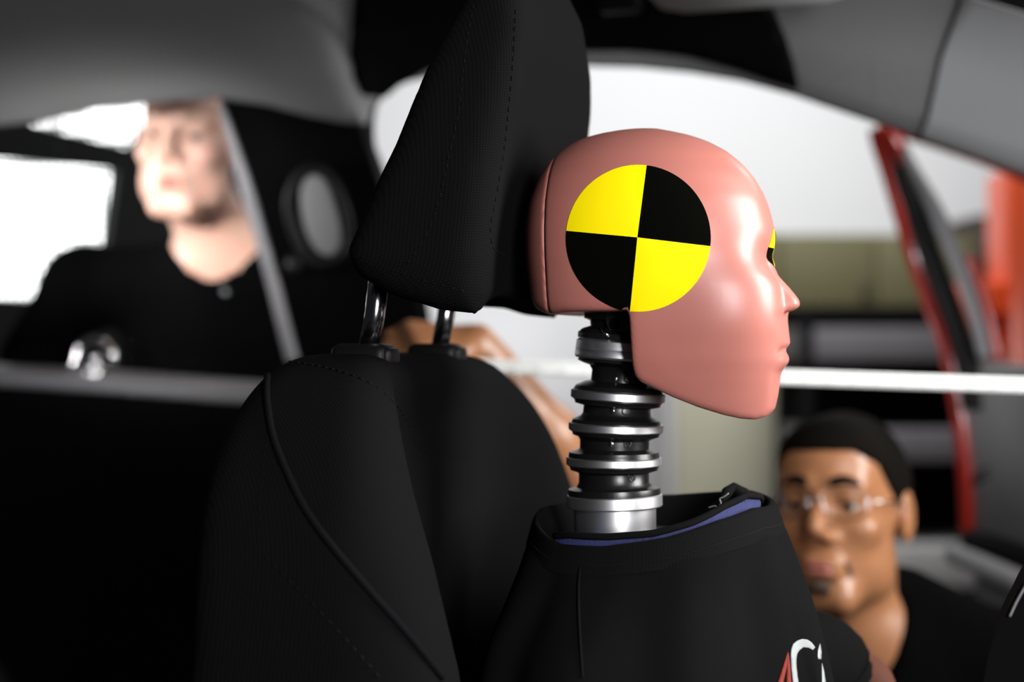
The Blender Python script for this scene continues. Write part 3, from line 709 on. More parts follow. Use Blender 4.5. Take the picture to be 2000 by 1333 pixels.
# bolts and holes facing the camera
for px, py, r in ((1201, 740, 5.5), (1196, 803, 5.5), (1193, 868, 5.5)):
    c = PV(px, py, -0.0); p = cast_px(bvh_of(cap_rows(neck_rows)))(px, py)
    if p: obj('neck_bolt', lathe([(0, 1.2 * HS), (r * 0.6 * HS, 1.2 * HS), (r * HS, 0.3 * HS), (r * HS, -3 * HS), (0, -3 * HS)], p[0], p[1], W3, 20, closed=False), 'dchrome', neck)
for px, py in ((1226, 741), (1222, 804), (1226, 868), (1234, 933)):
    p = cast_px(bvh_of(cap_rows(neck_rows)))(px, py)
    if p: obj('neck_hole_rim', lathe([(5.5 * HS, 0.9 * HS), (8.5 * HS, 0.7 * HS), (8.8 * HS, -2 * HS), (5.5 * HS, -4 * HS)], p[0], p[1], W3, 24), 'rubber', neck)
# bracket under the skull
bk = []
c0, ax0 = nf(1213, 640, 4.0)
br = obj('neck_bracket', join(lathe([(r * HS, h * HS) for r, h in ((20, 40), (60, 40), (62, 28), (74, 25), (74, 14), (62, 10), (60, 0), (76, -6), (84, -14), (84, -24), (20, -24))], c0, ax0, U3, 48)), 'rubber', neck, angle=30)
lug = PV(1206, 633, -0.030)
obj('bracket_lug', prism([lug + U3 * (a * HS) + W3 * (b * HS) for a, b in ((-24, 24), (22, 22), (22, -12), (14, -14), (10, -20), (-6, -20), (-18, -12), (-24, 4))], V3 * 0.02), 'bracket', br, bevel=0.0012)
obj('lug_hole', lathe([(0, -1.0 * HS), (8 * HS, -1.0 * HS), (8.5 * HS, 0.8 * HS), (11 * HS, 0.8 * HS), (11 * HS, -6 * HS), (0, -6 * HS)], PV(1201, 634, -0.0305), -V3, W3, 24, closed=False), 'tblack', br)
obj('bracket_clip', box(PV(1252, 632, -0.022), (0.012, 0.02, 0.016), CARAX), 'bracket', br, bevel=0.001)
obj('bracket_pin', tube([PV(1175, 640, -0.031), PV(1178, 650, -0.033), PV(1190, 656, -0.034)], 0.0012, 8), 'chrome', br)

# shirt on the torso
def ringpt(u0, v0, a, b, n, w, th, tilt=0.0, wfun=None):
    c, s = math.cos(th), math.sin(th)
    uu = math.copysign(abs(c) ** (2 / n), c) * a; vv = math.copysign(abs(s) ** (2 / n), s) * b
    return u0 + uu, v0 + vv, w + tilt * uu / max(a, 1e-6)
NT = 160
def shirt_rows():
    S = [  # u0, v0, half u, half v, power, w, tilt
        (0.205, 0.0, 0.072, 0.064, 2.2, -0.180, 0.0), (0.205, 0.0, 0.080, 0.076, 2.2, -0.155, 0.002), (0.205, 0.0, 0.0865, 0.0835, 2.2, -0.134, 0.003), (0.205, 0.0, 0.0885, 0.086, 2.2, -0.1305, 0.003),
        (0.2055, 0.0, 0.091, 0.088, 2.2, -0.1305, 0.003), (0.206, 0.0, 0.0935, 0.0905, 2.2, -0.134, 0.003), (0.207, 0.0, 0.0965, 0.095, 2.2, -0.143, 0.002), (0.207, 0.0, 0.0985, 0.099, 2.2, -0.1505, 0.002)]
    T = [(0.207, 0.0, 0.0955, 0.094, 2.2, -0.1435, 0.002), (0.207, 0.0, 0.0995, 0.101, 2.2, -0.153, 0.002), (0.208, 0, 0.104, 0.116, 2.2, -0.168, 0.001), (0.209, 0, 0.110, 0.140, 2.3, -0.190, 0), (0.210, 0, 0.118, 0.166, 2.5, -0.222, 0), (0.212, 0, 0.125, 0.182, 2.6, -0.262, 0), (0.212, 0, 0.130, 0.188, 2.6, -0.30, 0), (0.210, 0, 0.134, 0.180, 2.6, -0.35, 0),
         (0.205, 0, 0.130, 0.165, 2.6, -0.42, 0), (0.205, 0, 0.12, 0.16, 2.5, -0.50, 0), (0.205, 0, 0.12, 0.16, 2.5, -0.52, 0)]
    return S, T
S, T = shirt_rows()
def fold(th, w, amt):
    return amt * (0.0075 * math.sin(9 * th + 5 * w) + 0.0020 * math.sin(16 * th + 1.3 - 7 * w) + 0.005 * math.sin(5 * th - 12 * w))
def lipdip(th):
    d = math.degrees(th); d = d - 360 if d > 180 else d
    return float(np.interp(d, [-180, -150, -125, -100, -75, -50, -25, 0, 45, 90, 150, 180], [0.0, -0.009, -0.018, -0.0175, -0.011, -0.001, 0.005, 0.003, 0.008, 0.002, 0.0, 0.0]))
def rows_of(spec, amt, sub=4):
    A = np.array(spec); t0 = np.arange(len(spec)); tt = np.linspace(0, len(spec) - 1, (len(spec) - 1) * sub + 1)
    rows = []
    pts = catmull([Vector(a[:3]) for a in A], sub); pt2 = catmull([Vector(a[3:6]) for a in A], sub); p3 = np.interp(tt, t0, A[:, 6])
    for a, b, ti, f in zip(pts, pt2, p3, tt):
        r = []
        for k in range(NT):
            th = 2 * math.pi * k / NT
            am = fold(th, b[2], amt * min(1, f / 8))
            n = b[1]
            u, v, w = ringpt(a[0], a[1], a[2] + am, b[0] + am, n, b[2], th, ti)
            # the collar lifts at its far front corner and dips toward the camera
            lift = lipdip(th)
            k2 = float(np.interp(b[2], [-0.23, -0.19, -0.15], [0, 0.55, 1]))
            r.append(CW(u, v, w + lift * k2))
        rows.append(r)
    return rows
crow = rows_of(S, 0.0, 5); trow = rows_of(T, 1.0, 6)
# ribbing of the collar
tvf = cap_rows(trow); shirt = obj('shirt', grid_vf(trow, closed_u=True), 'shirt', dummy); shb = bvh_of(grid_vf(trow, closed_u=True))
def rib_rows(rows, fac=3):
    out = []
    for r in rows:
        q = []
        n = len(r) * fac
        for k in range(n):
            t = k / fac; i = int(t); f = t - i; p = r[i] * (1 - f) + r[(i + 1) % len(r)] * f
            c = CW(0.205, 0, p.z - EYE); d = (p - c); d.z = 0
            q.append(p + d.normalized() * (0.00035 * (1 if k % 2 else -1)))
        out.append(q)
    return out
obj('collar', grid_vf(rib_rows(crow), closed_u=True), 'rib', shirt)['label'] = 'ribbed crew collar'
obj('collar_stitch', tube([p * 1 + Vector((0, 0, 0.001)) for p in trow[1]], 0.0011, 6, closed=True), 'thread', shirt)
# blue jacket neck inside the collar
def jacket(w0, w1, a, b, lo_th, hi_th, off=0.0):
    rows = []
    for s in np.linspace(0, 1, 6):
        r = []
        for d in np.linspace(lo_th, hi_th, 50):
            th = math.radians(d); rise = float(np.interp(d, [-140, -125, -100, -80, -60, -40, -22, 0, 20], [-0.148, -0.145, -0.1435, -0.1395, -0.1315, -0.1205, -0.115, -0.119, -0.128]))
            u, v, w = ringpt(0.205, 0, a - off, b - off, 2.2, w0 + (rise - w0) * s, th, 0.0); r.append(CW(u, v, w))
        rows.append(r)
    return rows
jr = jacket(-0.175, -0.1375, 0.0825, 0.0805, -138, 20); jk = obj('jacket_neck', grid_vf(jr, thick=Vector((0, 0, -0.0005))), 'blue', dummy); jk['label'] = 'blue neck edge of the jacket under the shirt'
obj('jacket_binding', tube([p + Vector((0, 0, 0.0012)) for p in jr[-1]], 0.0026, 10), 'rib', jk)
tor = [jr[-1][i] for i in range(40, 50)]
tp = PV(1432, 965, 0.03)
obj('torn_seam', tube([PV(x, y, v) for x, y, v in ((1392, 990, 0.01), (1412, 975, 0.015), (1420, 962, 0.02), (1434, 950, 0.03), (1440, 958, 0.03), (1452, 966, 0.04), (1470, 980, 0.045), (1486, 992, 0.045))], [0.002, 0.003, 0.0045, 0.003, 0.0045, 0.0055, 0.005, 0.003], 9), 'rib', jk)
obj('loose_thread', tube(catmull([PV(x, y, 0.005) for x, y in ((1384, 992), (1396, 989), (1402, 991), (1408, 984), (1406, 975), (1414, 971), (1423, 964))], 5), 0.0005, 6), 'wtext', jk)
obj('shoulder_seam', tube(trace([(1165, 1078), (1142, 1092), (1133, 1115), (1130, 1160), (1132, 1230), (1138, 1325)], shb, 0.0003), 0.0011, 8), 'shirt', shirt)
# printed letters on the chest
def L7(p): return [(x / 7.69 + 1500, y / 7.69 + 1220) for x, y in p]
Cc = L7([(385, 990), (360, 800), (345, 650), (335, 450), (345, 370), (370, 300), (430, 250), (500, 225), (580, 235), (640, 275), (697, 350), (660, 392), (600, 360), (520, 350), (460, 395), (425, 450), (412, 550), (415, 650), (430, 780), (465, 990)])
T1 = L7([(770, 295), (740, 400), (738, 480), (745, 525), (787, 527), (790, 420)]); T2 = L7([(800, 590), (805, 990), (855, 990), (850, 860), (830, 720)])
A1 = L7([(288, 420), (215, 660), (110, 990), (195, 990), (275, 640)]); A2 = L7([(290, 420), (280, 700), (270, 990), (350, 990), (322, 640), (305, 480)])
cs = cast_px(shb)
for nm, polys, mt in (('print_letter', [Cc], 'wtext'), ('print_letter', [T1, T2], 'wtext'), ('print_letter', [A1, A2], 'rtext')):
    parts = [drape(p, cs, 4, 0.0008, 0.0005) for p in polys]; parts = [p for p in parts if p[1]]
    if parts: obj(nm, join(*parts), mt, shirt)['label'] = 'red printed letter stroke' if mt == 'rtext' else 'white printed letter'
# far sleeve and bare vinyl arm
obj('sleeve', tube(catmull([CW(0.235, 0.13, -0.275), PV(1575, 1295, 0.16), PV(1613, 1322, 0.17), PV(1640, 1348, 0.175)], 6), [0.049 - 0.0005 * i for i in range(19)], 24), 'shirt', dummy)
obj('arm', tube(catmull([PV(1625, 1300, 0.17), PV(1668, 1325, 0.175), PV(1690, 1345, 0.175), PV(1690, 1400, 0.172), PV(1670, 1480, 0.16)], 6), [0.028] * 7 + [0.026] * 18, 20), 'shaded_vinyl', dummy)
near_slv = catmull([CW(0.215, -0.12, -0.30), CW(0.215, -0.175, -0.33), CW(0.225, -0.215, -0.40), CW(0.24, -0.24, -0.47)], 6)
obj('sleeve', tube(near_slv, [0.05 + 0.018 * math.sin(min(i, 9) / 9 * 1.57) for i in range(19)], 28), 'shirt', dummy)
obj('arm', tube(catmull([CW(0.23, -0.24, -0.43), CW(0.25, -0.24, -0.46), CW(0.42, -0.22, -0.46)], 6), 0.04, 20), 'shaded_vinyl', dummy)
obj('lower_body', join(box(CW(0.22, 0, -0.475), (0.22, 0.30, 0.10), CARAX), *[tube(catmull([CW(0.25, s * 0.1, -0.44), CW(0.5, s * 0.11, -0.43), CW(0.64, s * 0.11, -0.45), CW(0.72, s * 0.11, -0.68)], 5), [0.085 - 0.0025 * i for i in range(16)], 18) for s in (-1, 1)]), 'trouser', dummy, bevel=0.0)

# ================================================================== PEOPLE
def person_head(f, c, R, s):
    """One head on the field F: C its centre, R a 3x3 rotation (the face looks along local -y), S its scale."""
    P = lambda x, y, z: (np.array(c) + R @ (np.array((x, y, z)) * s))
    def el(p, r, k=0.015, op='u'): f.ell(P(*p), np.array(r) * s, R, k * s, op)
    def co(a, b, ra, rb, k=0.012, op='u'): f.cone(P(*a), P(*b), ra * s, rb * s, k * s, op)
    el((0, 0.018, 0.035), (0.076, 0.095, 0.090)); el((0, -0.022, -0.038), (0.063, 0.066, 0.086), 0.03)
    el((0, -0.055, 0.055), (0.055, 0.035, 0.045), 0.03)
    co((-0.020, -0.064, -0.104), (0.020, -0.064, -0.104), 0.020, 0.020, 0.02)
    for q in (-1, 1):
        el((q * 0.048, -0.004, -0.072), (0.018, 0.035, 0.028), 0.03); el((q * 0.043, -0.062, -0.022), (0.022, 0.020, 0.018), 0.02)
        co((q * 0.014, -0.084, 0.026), (q * 0.044, -0.072, 0.026), 0.010, 0.009, 0.014)
        el((q * 0.0315, -0.094, 0.006), (0.018, 0.015, 0.012), 0.012, 's')
        el((q * 0.0315, -0.077, 0.012), (0.017, 0.011, 0.006), 0.006)
        co((q * 0.012, -0.094, -0.034), (q * 0.015, -0.084, -0.033), 0.008, 0.008, 0.006)
        el((q * 0.079, 0.012, -0.004), (0.009, 0.021, 0.033), 0.008); el((q * 0.088, 0.008, -0.002), (0.005, 0.010, 0.020), 0.004, 's')
    co((0, -0.086, 0.016), (0, -0.108, -0.024), 0.008, 0.0115, 0.010)
    co((-0.021, -0.083, -0.064), (0.021, -0.083, -0.064), 0.0065, 0.0065, 0.008); co((-0.012, -0.088, -0.063), (0.012, -0.088, -0.063), 0.006, 0.006, 0.008)
    co((-0.018, -0.083, -0.076), (0.018, -0.083, -0.076), 0.0072, 0.0072, 0.008)
    co((-0.024, -0.094, -0.070), (0.024, -0.094, -0.070), 0.0022, 0.0022, 0.004, 's')
    return P
def face_bits(parent, c, R, s, hair, hairline, brow_m):
    P = lambda x, y, z: Vector((np.array(c) + R @ (np.array((x, y, z)) * s)))
    for q in (-1, 1):
        e = obj('eye', lathe([(0.0115 * s * math.sin(a), 0.0115 * s * math.cos(a)) for a in np.linspace(0.01, 3.13, 14)], P(q * 0.0315, -0.069, 0.003), Vector(R @ np.array((0, -1, 0))), W3, 20, closed=False), 'eyew', parent)
        obj('iris', lathe([(0, 0.0123 * s), (0.003 * s, 0.0121 * s), (0.0062 * s, 0.0105 * s), (0.0062 * s, 0.009 * s), (0, 0.009 * s)], P(q * 0.0315, -0.069, 0.003), Vector(R @ np.array((0, -1, 0))), W3, 20, closed=False), 'iris', e)
        obj('eyebrow', tube(catmull([P(q * 0.014, -0.0945, 0.028), P(q * 0.030, -0.090, 0.033), P(q * 0.047, -0.0765, 0.027)], 5), [a * s for a in (0.004, 0.0055, 0.006, 0.006, 0.006, 0.0055, 0.0055, 0.005, 0.0045, 0.004, 0.0025)], 8), brow_m, parent)
    for z, yy, r in ((-0.0665, -0.0905, 0.0042), (-0.0752, -0.0885, 0.0050)):
        obj('lip', tube(catmull([P(-0.024, -0.079, -0.0705), P(-0.012, yy, z), P(0, yy - 0.0015, z), P(0.012, yy, z), P(0.024, -0.079, -0.0705)], 5), [0.001 * s] + [r * s * min(1, 0.45 + 0.1 * min(i, 20 - i)) for i in range(1, 20)] + [0.001 * s], 10), 'lip', parent)
    # short hair: a cap that stops at the hairline
    h = 0.005 * s; lo = (-0.11, -0.12, -0.10); X, Y, Z = grid3(lo, (0.11, 0.14, 0.15), h / s)
    k0 = np.sqrt((X / 0.0815) ** 2 + ((Y - 0.020) / 0.1005) ** 2 + ((Z - 0.034) / 0.0925) ** 2); F = (k0 - 1) * 0.085
    k2 = np.sqrt((X / 0.0625) ** 2 + ((Y + 0.050) / 0.0450) ** 2 + ((Z - 0.060) / 0.0500) ** 2); F = smin(F, (k2 - 1) * 0.045, 0.02)
    front, side = hairline
    hl_ = np.interp(Y, [-0.10, -0.055, -0.02, 0.0, 0.03, 0.06, 0.12], [front, front, side, side - 0.03, -0.03, -0.06, -0.075])
    hl_ = hl_ - 0.022 * np.clip((np.abs(X) - 0.040) / 0.03, 0, 1) * (Y < 0.0)
    F = smax(F, hl_ - Z, 0.006); V, Q = surface_nets(F, lo, h / s); V = relax(V, Q, 2)
    obj('hair', ([P(*p) for p in V], Q.tolist()), hair, parent)
    return P
def hand(f, wrist, palm, side, out, s=1.0, curl=0.5, spreadf=0.020):
    """Palm and five fingers: WRIST to PALM gives the direction, SIDE runs across the knuckles, OUT is the back of the hand."""
    wrist, palm = np.array(wrist), np.array(palm); d = palm - wrist; d = d / np.linalg.norm(d); sd = np.array(side, float); sd -= d * sd.dot(d); sd /= np.linalg.norm(sd); ot = np.cross(d, sd); 
    if ot.dot(np.array(out)) < 0: ot = -ot
    k = wrist + d * 0.085 * s
    for i in range(4):
        o = (i - 1.5) * spreadf * s; f.cone(wrist + sd * o * 0.6 + d * 0.015, k + sd * o, 0.014 * s, 0.0115 * s, 0.012)
        L = (0.078, 0.088, 0.082, 0.064)[i] * s; p = k + sd * o; a = 0.25 + curl * 0.5
        for j, (fr, r0, r1) in enumerate(((0.45, 0.0095, 0.0088), (0.32, 0.0088, 0.0080), (0.23, 0.0080, 0.0068))):
            q = p + (d * math.cos(a) - ot * math.sin(a)) * L * fr + sd * (i - 1.5) * 0.0012; f.cone(p, q, r0 * s, r1 * s, 0.004); p = q; a += curl * (0.9 + 0.12 * i)
    b = wrist + sd * -0.024 * s + d * 0.022 * s; m = b + sd * -0.028 * s + d * 0.030 * s - ot * 0.012 * s; t = m + d * 0.032 * s - ot * 0.012 * s + sd * 0.004 * s
    f.cone(b, m, 0.0145 * s, 0.0105 * s, 0.010); f.cone(m, t, 0.0105 * s, 0.0080 * s, 0.004)
def rot(yaw, pitch=0, roll=0):
    return np.array((Matrix.Rotation(math.radians(yaw), 3, 'Z') @ Matrix.Rotation(math.radians(roll), 3, 'Y') @ Matrix.Rotation(math.radians(pitch), 3, 'X')))
A3 = lambda v: np.array(tuple(v))

# --- man looking in through the far rear window
man = empty('person', (-0.36, 2.78, 0.0), 'pale person in black polo shirt looking in through the far rear side window', 'person', 'people beyond the car')
Ra = rot(-5, 0, 4); ca = A3(PD(372, 282, 2.40)); sa = 1.06
fa = Field((-0.95, 2.05, 0.70), (0.05, 2.85, 1.52), 0.0055)
person_head(fa, ca, Ra, sa)
nb = A3(PD(432, 505, 2.52)); fa.cone(ca + Ra @ np.array((0, 0.035, -0.07)) * sa, nb + np.array((0.0, 0.02, 0.02)), 0.060, 0.066, 0.02)
chest = A3(PD(430, 760, 2.60)); hipsA = np.array((-0.38, 2.80, 0.80))
fa.ell(chest + np.array((0, 0.02, 0.05)), (0.17, 0.105, 0.23), None, 0.05); fa.cone(nb, chest + np.array((0, 0, 0.1)), 0.07, 0.12, 0.04)
shL = A3(PD(165, 560, 2.58)); shR = A3(PD(665, 540, 2.58))
fa.cone(nb + np.array((-0.03, 0.01, -0.03)), shL, 0.055, 0.06, 0.04); fa.cone(nb + np.array((0.03, 0.01, -0.03)), shR, 0.055, 0.06, 0.04)
elL = A3(PD(20, 760, 2.70)); wrL = A3(PD(-120, 700, 2.70)); fa.cone(shL, elL, 0.056, 0.042, 0.03); fa.cone(elL, wrL, 0.040, 0.027, 0.02)
hand(fa, wrL, wrL + np.array((0.09, -0.03, 0.0)), (0.15, 0.9, 0), (0, 0, 1), 1.0, 0.35)
elR = A3(PD(720, 830, 2.66)); wrR = A3(PD(650, 900, 2.50)); fa.cone(shR, elR, 0.056, 0.042, 0.03); fa.cone(elR, wrR, 0.040, 0.027, 0.02)
hand(fa, wrR, wrR + np.array((-0.07, -0.05, -0.02)), (0.1, 0.5, 0.6), (0.5, -0.5, 0.5), 1.0, 0.5)
body = obj('body', fa.mesh(), 'skinA', man)
face_bits(man, ca, Ra, sa, 'hairA', (0.092, 0.075), 'hairA')
def shirt_mesh(lo, hi, h, forms, cut):
    f = Field(lo, hi, h)
    for a, b, ra, rb, k in forms: f.cone(a, b, ra, rb, k)
    for kind, *r in cut:
        if kind == 'ell': f.ell(*r, op='s')
        elif kind == 'cone': f.cone(*r, op='s')
    return f
fs = Field((-0.95, 2.20, 0.62), (0.10, 3.0, 1.32), 0.007)
fs.ell(chest + np.array((0, 0.02, 0.05)), (0.185, 0.125, 0.25), None, 0.05); fs.cone(nb + np.array((0, 0.02, -0.03)), chest + np.array((0, 0, 0.1)), 0.085, 0.14, 0.05)
fs.cone(nb + np.array((-0.03, 0.01, -0.035)), shL, 0.066, 0.072, 0.05); fs.cone(nb + np.array((0.03, 0.01, -0.035)), shR, 0.066, 0.072, 0.05)
fs.cone(shL, elL, 0.070, 0.056, 0.03); fs.cone(shR, elR, 0.070, 0.056, 0.03); fs.cone(elL, elL + (wrL - elL) * 0.97, 0.056, 0.042, 0.03); fs.cone(elR, elR + (wrR - elR) * 0.7, 0.054, 0.040, 0.03)
fs.cone(chest, hipsA, 0.15, 0.16, 0.05)
vA = A3(PD(425, 512, 2.40)); fs.cone(A3(PD(415, 380, 2.40)), vA, 0.062, 0.006, 0.006, 's'); fs.cone(A3(PD(425, 330, 2.50)), nb + np.array((0, -0.01, 0.0)), 0.075, 0.070, 0.01, 's')
polo = obj('polo_shirt', fs.mesh(), 'cloth', man); plb = bvh_obj(polo)
for px, py in ((437, 533), (440, 570)):
    hcast = cast_px(plb)(px, py)
    if hcast: obj('shirt_button', lathe([(0, 0.003), (0.005, 0.003), (0.006, 0), (0, -0.002)], hcast[0], hcast[1], W3, 16, closed=False), 'gtrim', polo)
ftr = Field((-0.80, 2.50, -0.02), (0.0, 3.05, 0.92), 0.012)
for q in (-1, 1):
    hp_ = hipsA + np.array((q * 0.09, 0, -0.02)); kn = np.array((-0.37 + q * 0.11, 2.76, 0.46)); an = np.array((-0.37 + q * 0.12, 2.86, 0.05))
    ftr.cone(hp_, kn, 0.10, 0.07, 0.03); ftr.cone(kn, an, 0.068, 0.055, 0.02); ftr.cone(an + np.array((0, -0.02, -0.01)), an + np.array((0, -0.17, -0.012)), 0.042, 0.036, 0.01)
ftr.ell(hipsA, (0.17, 0.13, 0.14), None, 0.04)
obj('trousers', ftr.mesh(), 'trouser', man)

# --- man kneeling in the opened far door
man2 = empty('person', (0.52, 2.12, 0.0), 'person with short black hair and thin glasses kneeling in the opened far door', 'person', 'people beyond the car')
Rb = rot(-28, -9, -2); cb = A3(PD(1640, 1000, 1.86)); sb = 1.06
fb = Field((-0.25, 1.58, 0.30), (0.80, 2.20, 1.06), 0.0052)
person_head(fb, cb, Rb, sb)
nk = A3(PD(1690, 1250, 1.92)); fb.cone(cb + Rb @ np.array((0, 0.035, -0.07)) * sb, nk, 0.056, 0.066, 0.02)
shl = nk + np.array((-0.19, 0.02, -0.07)); shr = nk + np.array((0.20, 0.03, -0.05)); ch2 = nk + np.array((0.01, 0.06, -0.26))
fb.cone(nk, shl, 0.058, 0.058, 0.04); fb.cone(nk, shr, 0.058, 0.058, 0.04); fb.cone(nk, ch2, 0.08, 0.15, 0.05)
elb = A3(PD(1148, 950, 1.80)); wr = A3(PD(932, 672, 1.74))
fb.cone(shl, elb, 0.056, 0.043, 0.03); fb.cone(elb, elb + (wr - elb) * 0.35, 0.041, 0.038, 0.02); fb.cone(elb + (wr - elb) * 0.35, wr, 0.038, 0.025, 0.02)
hand(fb, wr, A3(PD(850, 666, 1.72)), (0.02, 0.75, 0.35), (0, -0.3, 1), 0.95, 0.75)
elr = shr + np.array((0.06, 0.03, -0.24)); wrr = elr + np.array((-0.12, 0.0, -0.16)); fb.cone(shr, elr, 0.056, 0.043, 0.03); fb.cone(elr, wrr, 0.040, 0.027, 0.02)
hand(fb, wrr, wrr + np.array((-0.08, 0, -0.02)), (0, 0.9, 0.2), (0, 0, 1), 0.95, 0.5)
body2 = obj('body', fb.mesh(), 'skinB', man2)
Pb = face_bits(man2, cb, Rb, sb, 'hairB', (0.066, 0.040), 'hairB')
# thin glasses
for q in (-1, 1):
    rim = [Pb(q * 0.034 + 0.025 * math.copysign(abs(math.cos(t)) ** 0.8, math.cos(t)), -0.106 + 0.010 * abs(q * 0.034 + 0.025 * math.cos(t)) / 0.06, 0.004 + 0.017 * math.copysign(abs(math.sin(t)) ** 0.8, math.sin(t))) for t in np.linspace(0, 2 * math.pi, 33)[:-1]]
    gl = obj('glasses_rim', tube(rim, 0.0011, 8, closed=True), 'dchrome', man2)
    obj('glasses_lens', prism(rim, Vector(Rb @ np.array((0, 0.0015, 0)))), 'glass', gl, smooth=False)
    obj('glasses_arm', tube([Pb(q * 0.059, -0.096, 0.008), Pb(q * 0.078, -0.06, 0.010), Pb(q * 0.083, 0.005, 0.008), Pb(q * 0.082, 0.022, -0.008)], 0.0013, 8), 'dchrome', gl)
obj('glasses_bridge', tube(catmull([Pb(-0.010, -0.105, 0.008), Pb(0, -0.109, 0.012), Pb(0.010, -0.105, 0.008)], 5), 0.0012, 8), 'dchrome', man2)
# goatee stubble
obj('goatee', join(tube(catmull([Pb(-0.013, -0.0855, -0.095), Pb(0, -0.0885, -0.092), Pb(0.013, -0.0855, -0.095)], 5), 0.0075 * sb, 10), *[tube(catmull([Pb(q * 0.027, -0.0775, -0.062), Pb(q * 0.031, -0.0725, -0.071), Pb(q * 0.031, -0.069, -0.080)], 5), 0.0040, 8) for q in (-1, 1)]), 'beard', man2)
fs2 = Field((-0.05, 1.66, 0.10), (0.95, 2.5, 0.80), 0.008)
fs2.cone(nk + np.array((0, 0.01, -0.03)), shl, 0.080, 0.070, 0.05); fs2.cone(nk + np.array((0, 0.01, -0.015)), shr, 0.082, 0.070, 0.05); fs2.cone(nk, ch2, 0.095, 0.165, 0.05)
fs2.cone(nk + np.array((0.050, -0.030, 0.065)), shr, 0.036, 0.075, 0.03); fs2.cone(cb + Rb @ np.array((0, 0.055, -0.105)) * sb, nk, 0.066, 0.085, 0.02); hipB = np.array((0.51, 2.30, 0.36)); fs2.cone(ch2, hipB, 0.16, 0.16, 0.05)
fs2.cone(shl, shl + (elb - shl) * 0.5, 0.070, 0.066, 0.03); fs2.cone(shr, shr + (elr - shr) * 0.75, 0.070, 0.064, 0.03)
fs2.cone(cb + Rb @ np.array((0, 0.035, -0.07)) * sb, nk + np.array((0, -0.01, 0.05)), 0.058, 0.045, 0.01, 's'); fs2.cone(nk + np.array((-0.01, -0.09, 0.05)), nk + np.array((-0.005, -0.11, -0.05)), 0.045, 0.01, 0.01, 's')
obj('shirt', fs2.mesh(), 'cloth', man2)
# rolled patterned cuff above the elbow of the raised arm
ftr2 = Field((0.10, 1.90, -0.03), (0.95, 2.85, 0.62), 0.012); ftr2.ell(hipB, (0.17, 0.15, 0.14), None, 0.04)
for q in (-1, 1):
    kn = np.array((0.50 + q * 0.13, 2.20, 0.09)); an = np.array((0.52 + q * 0.13, 2.60, 0.07)); ftr2.cone(hipB + np.array((q * 0.08, 0, 0)), kn, 0.10, 0.075, 0.03); ftr2.cone(kn, an, 0.07, 0.055, 0.02); ftr2.cone(an, an + np.array((0, 0.08, -0.02)), 0.05, 0.04, 0.02)
obj('trousers', ftr2.mesh(), 'trouser', man2)

# ================================================================== TAPE
tp0 = [PD(905, 714, 1.682), PD(1500, 736, 1.72), PD(2000, 753, 1.75), PD(2300, 763, 1.77)]
tape = []
for i in range(3):
    for s in range(20): tape.append(tp0[i] + (tp0[i + 1] - tp0[i]) * (s / 20))
tape.append(tp0[3])
th = Vector((0.006, -0.12, 0.99)).normalized()
tvf = grid_vf([[p + th * (a * 0.0085) + Vector((0, 0.002 * (1 - a * a), 0)) for p in tape] for a in (-1, -0.5, 0, 0.5, 1)], thick=Vector((0, 0.0006, 0)))
tm = obj('tape_measure', tvf, 'tape'); tag(tm, 'white measuring tape stretched level behind the dummy head to the opened door', 'tape measure')
ticks = []
for i in range(0, 150):
    p = tp0[0] + (tp0[3] - tp0[0]) * (i / 150); hgt = 0.0085 if i % 5 == 0 else 0.004
    ticks.append(box(p - Vector((0, 0.0008, 0)) - th * (0.0085 - hgt / 2), (0.0007, 0.0006, hgt), (Vector((1, 0, 0)), Vector((0, 1, 0)), th)))
tk = obj('tick_marks', join(*ticks), 'tick', tm, smooth=False)
cas = PD(2310, 766, 1.77); obj('tape_case', box(cas, (0.07, 0.035, 0.07)), 'orange', tm, bevel=0.01)

# ================================================================== WORKSHOP BEYOND
def panel(corners, Y, label):
    P = [PD(x, y, Y) for x, y in corners]; c = sum(P, Vector()) / 4
    o = empty('light_panel', (c.x, c.y, min(p.z for p in P)), label, 'studio light', 'studio light panels')
    obj('diffuser', prism(P, Vector((0, 0.01, 0))), 'led', o, smooth=False)
    big = [c + (p - c) * 1.02 + Vector((0, 0.012, 0)) for p in P]; obj('housing', prism(big, Vector((0, 0.05, 0))), 'black', o, smooth=False)
    a, b = max(P, key=lambda p: p.z), sorted(P, key=lambda p: p.z)[-2]
    for q in (a * 0.8 + b * 0.2, a * 0.2 + b * 0.8): obj('hanging_rod', tube([Vector((q.x, q.y + 0.04, q.z - 0.02)), Vector((q.x, q.y + 0.04, 3.31))], 0.008, 10), 'black', o)
    return o
panel([(-330, 285), (212, 334), (178, 590), (-330, 562)], 4.1, 'large bright studio light panel at shoulder height of the leaning person')
panel([(60, 238), (246, 284), (350, 120), (120, 60)], 4.3, 'bright studio light panel above and behind the leaning person, cut by the roof')

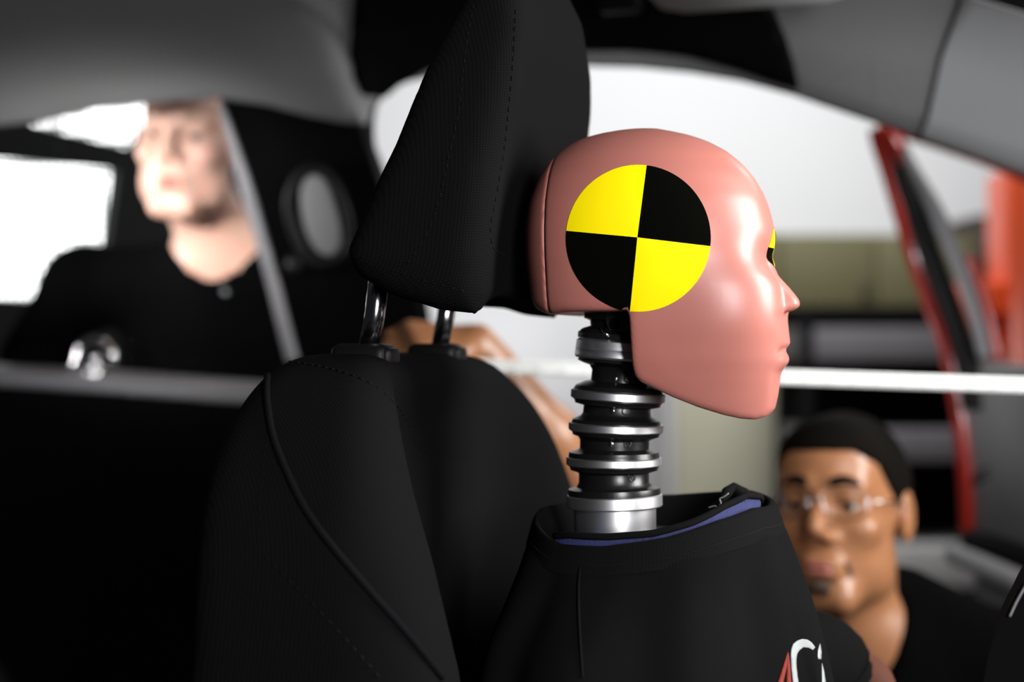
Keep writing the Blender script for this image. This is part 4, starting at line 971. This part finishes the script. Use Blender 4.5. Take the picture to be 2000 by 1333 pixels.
def boxpx(x0, x1, y0, y1, Y, d):
    a, b = PD(x0, y1, Y), PD(x1, y0, Y); return box(((a.x + b.x) / 2, Y + d / 2, (a.z + b.z) / 2), (abs(b.x - a.x), d, abs(b.z - a.z)))
cab = empty('wall_cabinet', PD(1560, 605, 5.6), 'long olive wall cabinet below the white upper wall', 'cabinet'); cab.location.y = 6.0
obj('cabinet_body', boxpx(1330, 1905, 458, 604, 5.6, 0.85), 'olive', cab, bevel=0.008)
for x0, x1 in ((1335, 1520), (1524, 1708), (1712, 1900)): 
    dd = obj('cabinet_door', boxpx(x0, x1, 464, 598, 5.575, 0.024), 'olive', cab, bevel=0.004); obj('handle', boxpx(x1 - 22, x1 - 14, 545, 585, 5.56, 0.014), 'brown', dd)
bc = empty('storage_case', PD(1950, 520, 5.4), 'dark brown case right of the olive wall cabinet', 'case')
obj('case_body', boxpx(1908, 2100, 428, 530, 5.6, 0.85), 'brown', bc, bevel=0.01); obj('case_lid', boxpx(1906, 2104, 420, 440, 5.59, 0.86), 'brown', bc, bevel=0.01)
def floor_box(name, x0, x1, ytop, Y, d, m, parent=None):
    a, b = PD(x0, ytop, Y), PD(x1, ytop, Y); return obj(name, box(((a.x + b.x) / 2, Y + d / 2, a.z / 2), (b.x - a.x, d, a.z)), m, parent, bevel=0.006)
brd = empty('partition_board', Vector((PD(1440, 600, 5.3).x, 5.5, 0)), 'beige standing board between the white wall and the dark shelf rack', 'board')
floor_box('board_panel', 1322, 1566, 611, 5.60, 0.06, 'beige', brd)
floor_box('board_post', 1300, 1321, 590, 5.58, 0.1, 'lboard', brd)
floor_box('board_foot', 1300, 1566, 1130, 5.55, 0.16, 'beige', brd)
rk = empty('shelf_rack', Vector((PD(1740, 600, 5.0).x, 5.2, 0)), 'dark steel shelf rack with grey shelves behind the kneeling person', 'shelf rack')
X0, X1 = PD(1566, 0, 5.0).x, PD(1990, 0, 5.0).x; ztop = PD(0, 606, 5.0).z
obj('back_panel', box(((X0 + X1) / 2, 5.50, ztop / 2), (X1 - X0, 0.02, ztop)), 'dark', rk, smooth=False)
for x in (X0 + 0.02, X1 - 0.02):
    for y in (5.02, 5.46): obj('post', box((x, y, ztop / 2), (0.04, 0.04, ztop)), 'dark', rk, smooth=False)
for ya, yb, m in ((606, 622, 'dark'), (640, 705, 'shelf'), (842, 902, 'shelf'), (1070, 1150, 'lboard')):
    z0, z1 = PD(0, yb, 5.0).z, PD(0, ya, 5.0).z
    obj('shelf', box(((X0 + X1) / 2, 5.24, (z0 + z1) / 2), (X1 - X0 - 0.01, 0.46, z1 - z0)), m, rk, bevel=0.004)
lift = empty('lift_column', Vector((PD(1990, 0, 3.9).x + 0.05, 4.0, 0)), 'tall orange red lift column at the right behind the opened door', 'car lift')
xa = PD(1972, 0, 3.9).x
obj('column', box((xa + 0.11, 4.0, 0.74), (0.22, 0.2, 1.47)), 'orange', lift, bevel=0.012)
obj('carriage', box((xa - 0.045, 4.0, PD(0, 620, 3.9).z), (0.13, 0.16, 0.20)), 'orange', lift, bevel=0.012)
obj('carriage_slot', box((xa - 0.045, 3.915, PD(0, 628, 3.9).z), (0.10, 0.012, 0.05)), 'red', lift, bevel=0.003)
obj('lift_foot', box((xa + 0.11, 4.0, 0.015), (0.45, 0.4, 0.03)), 'orange', lift, bevel=0.004)
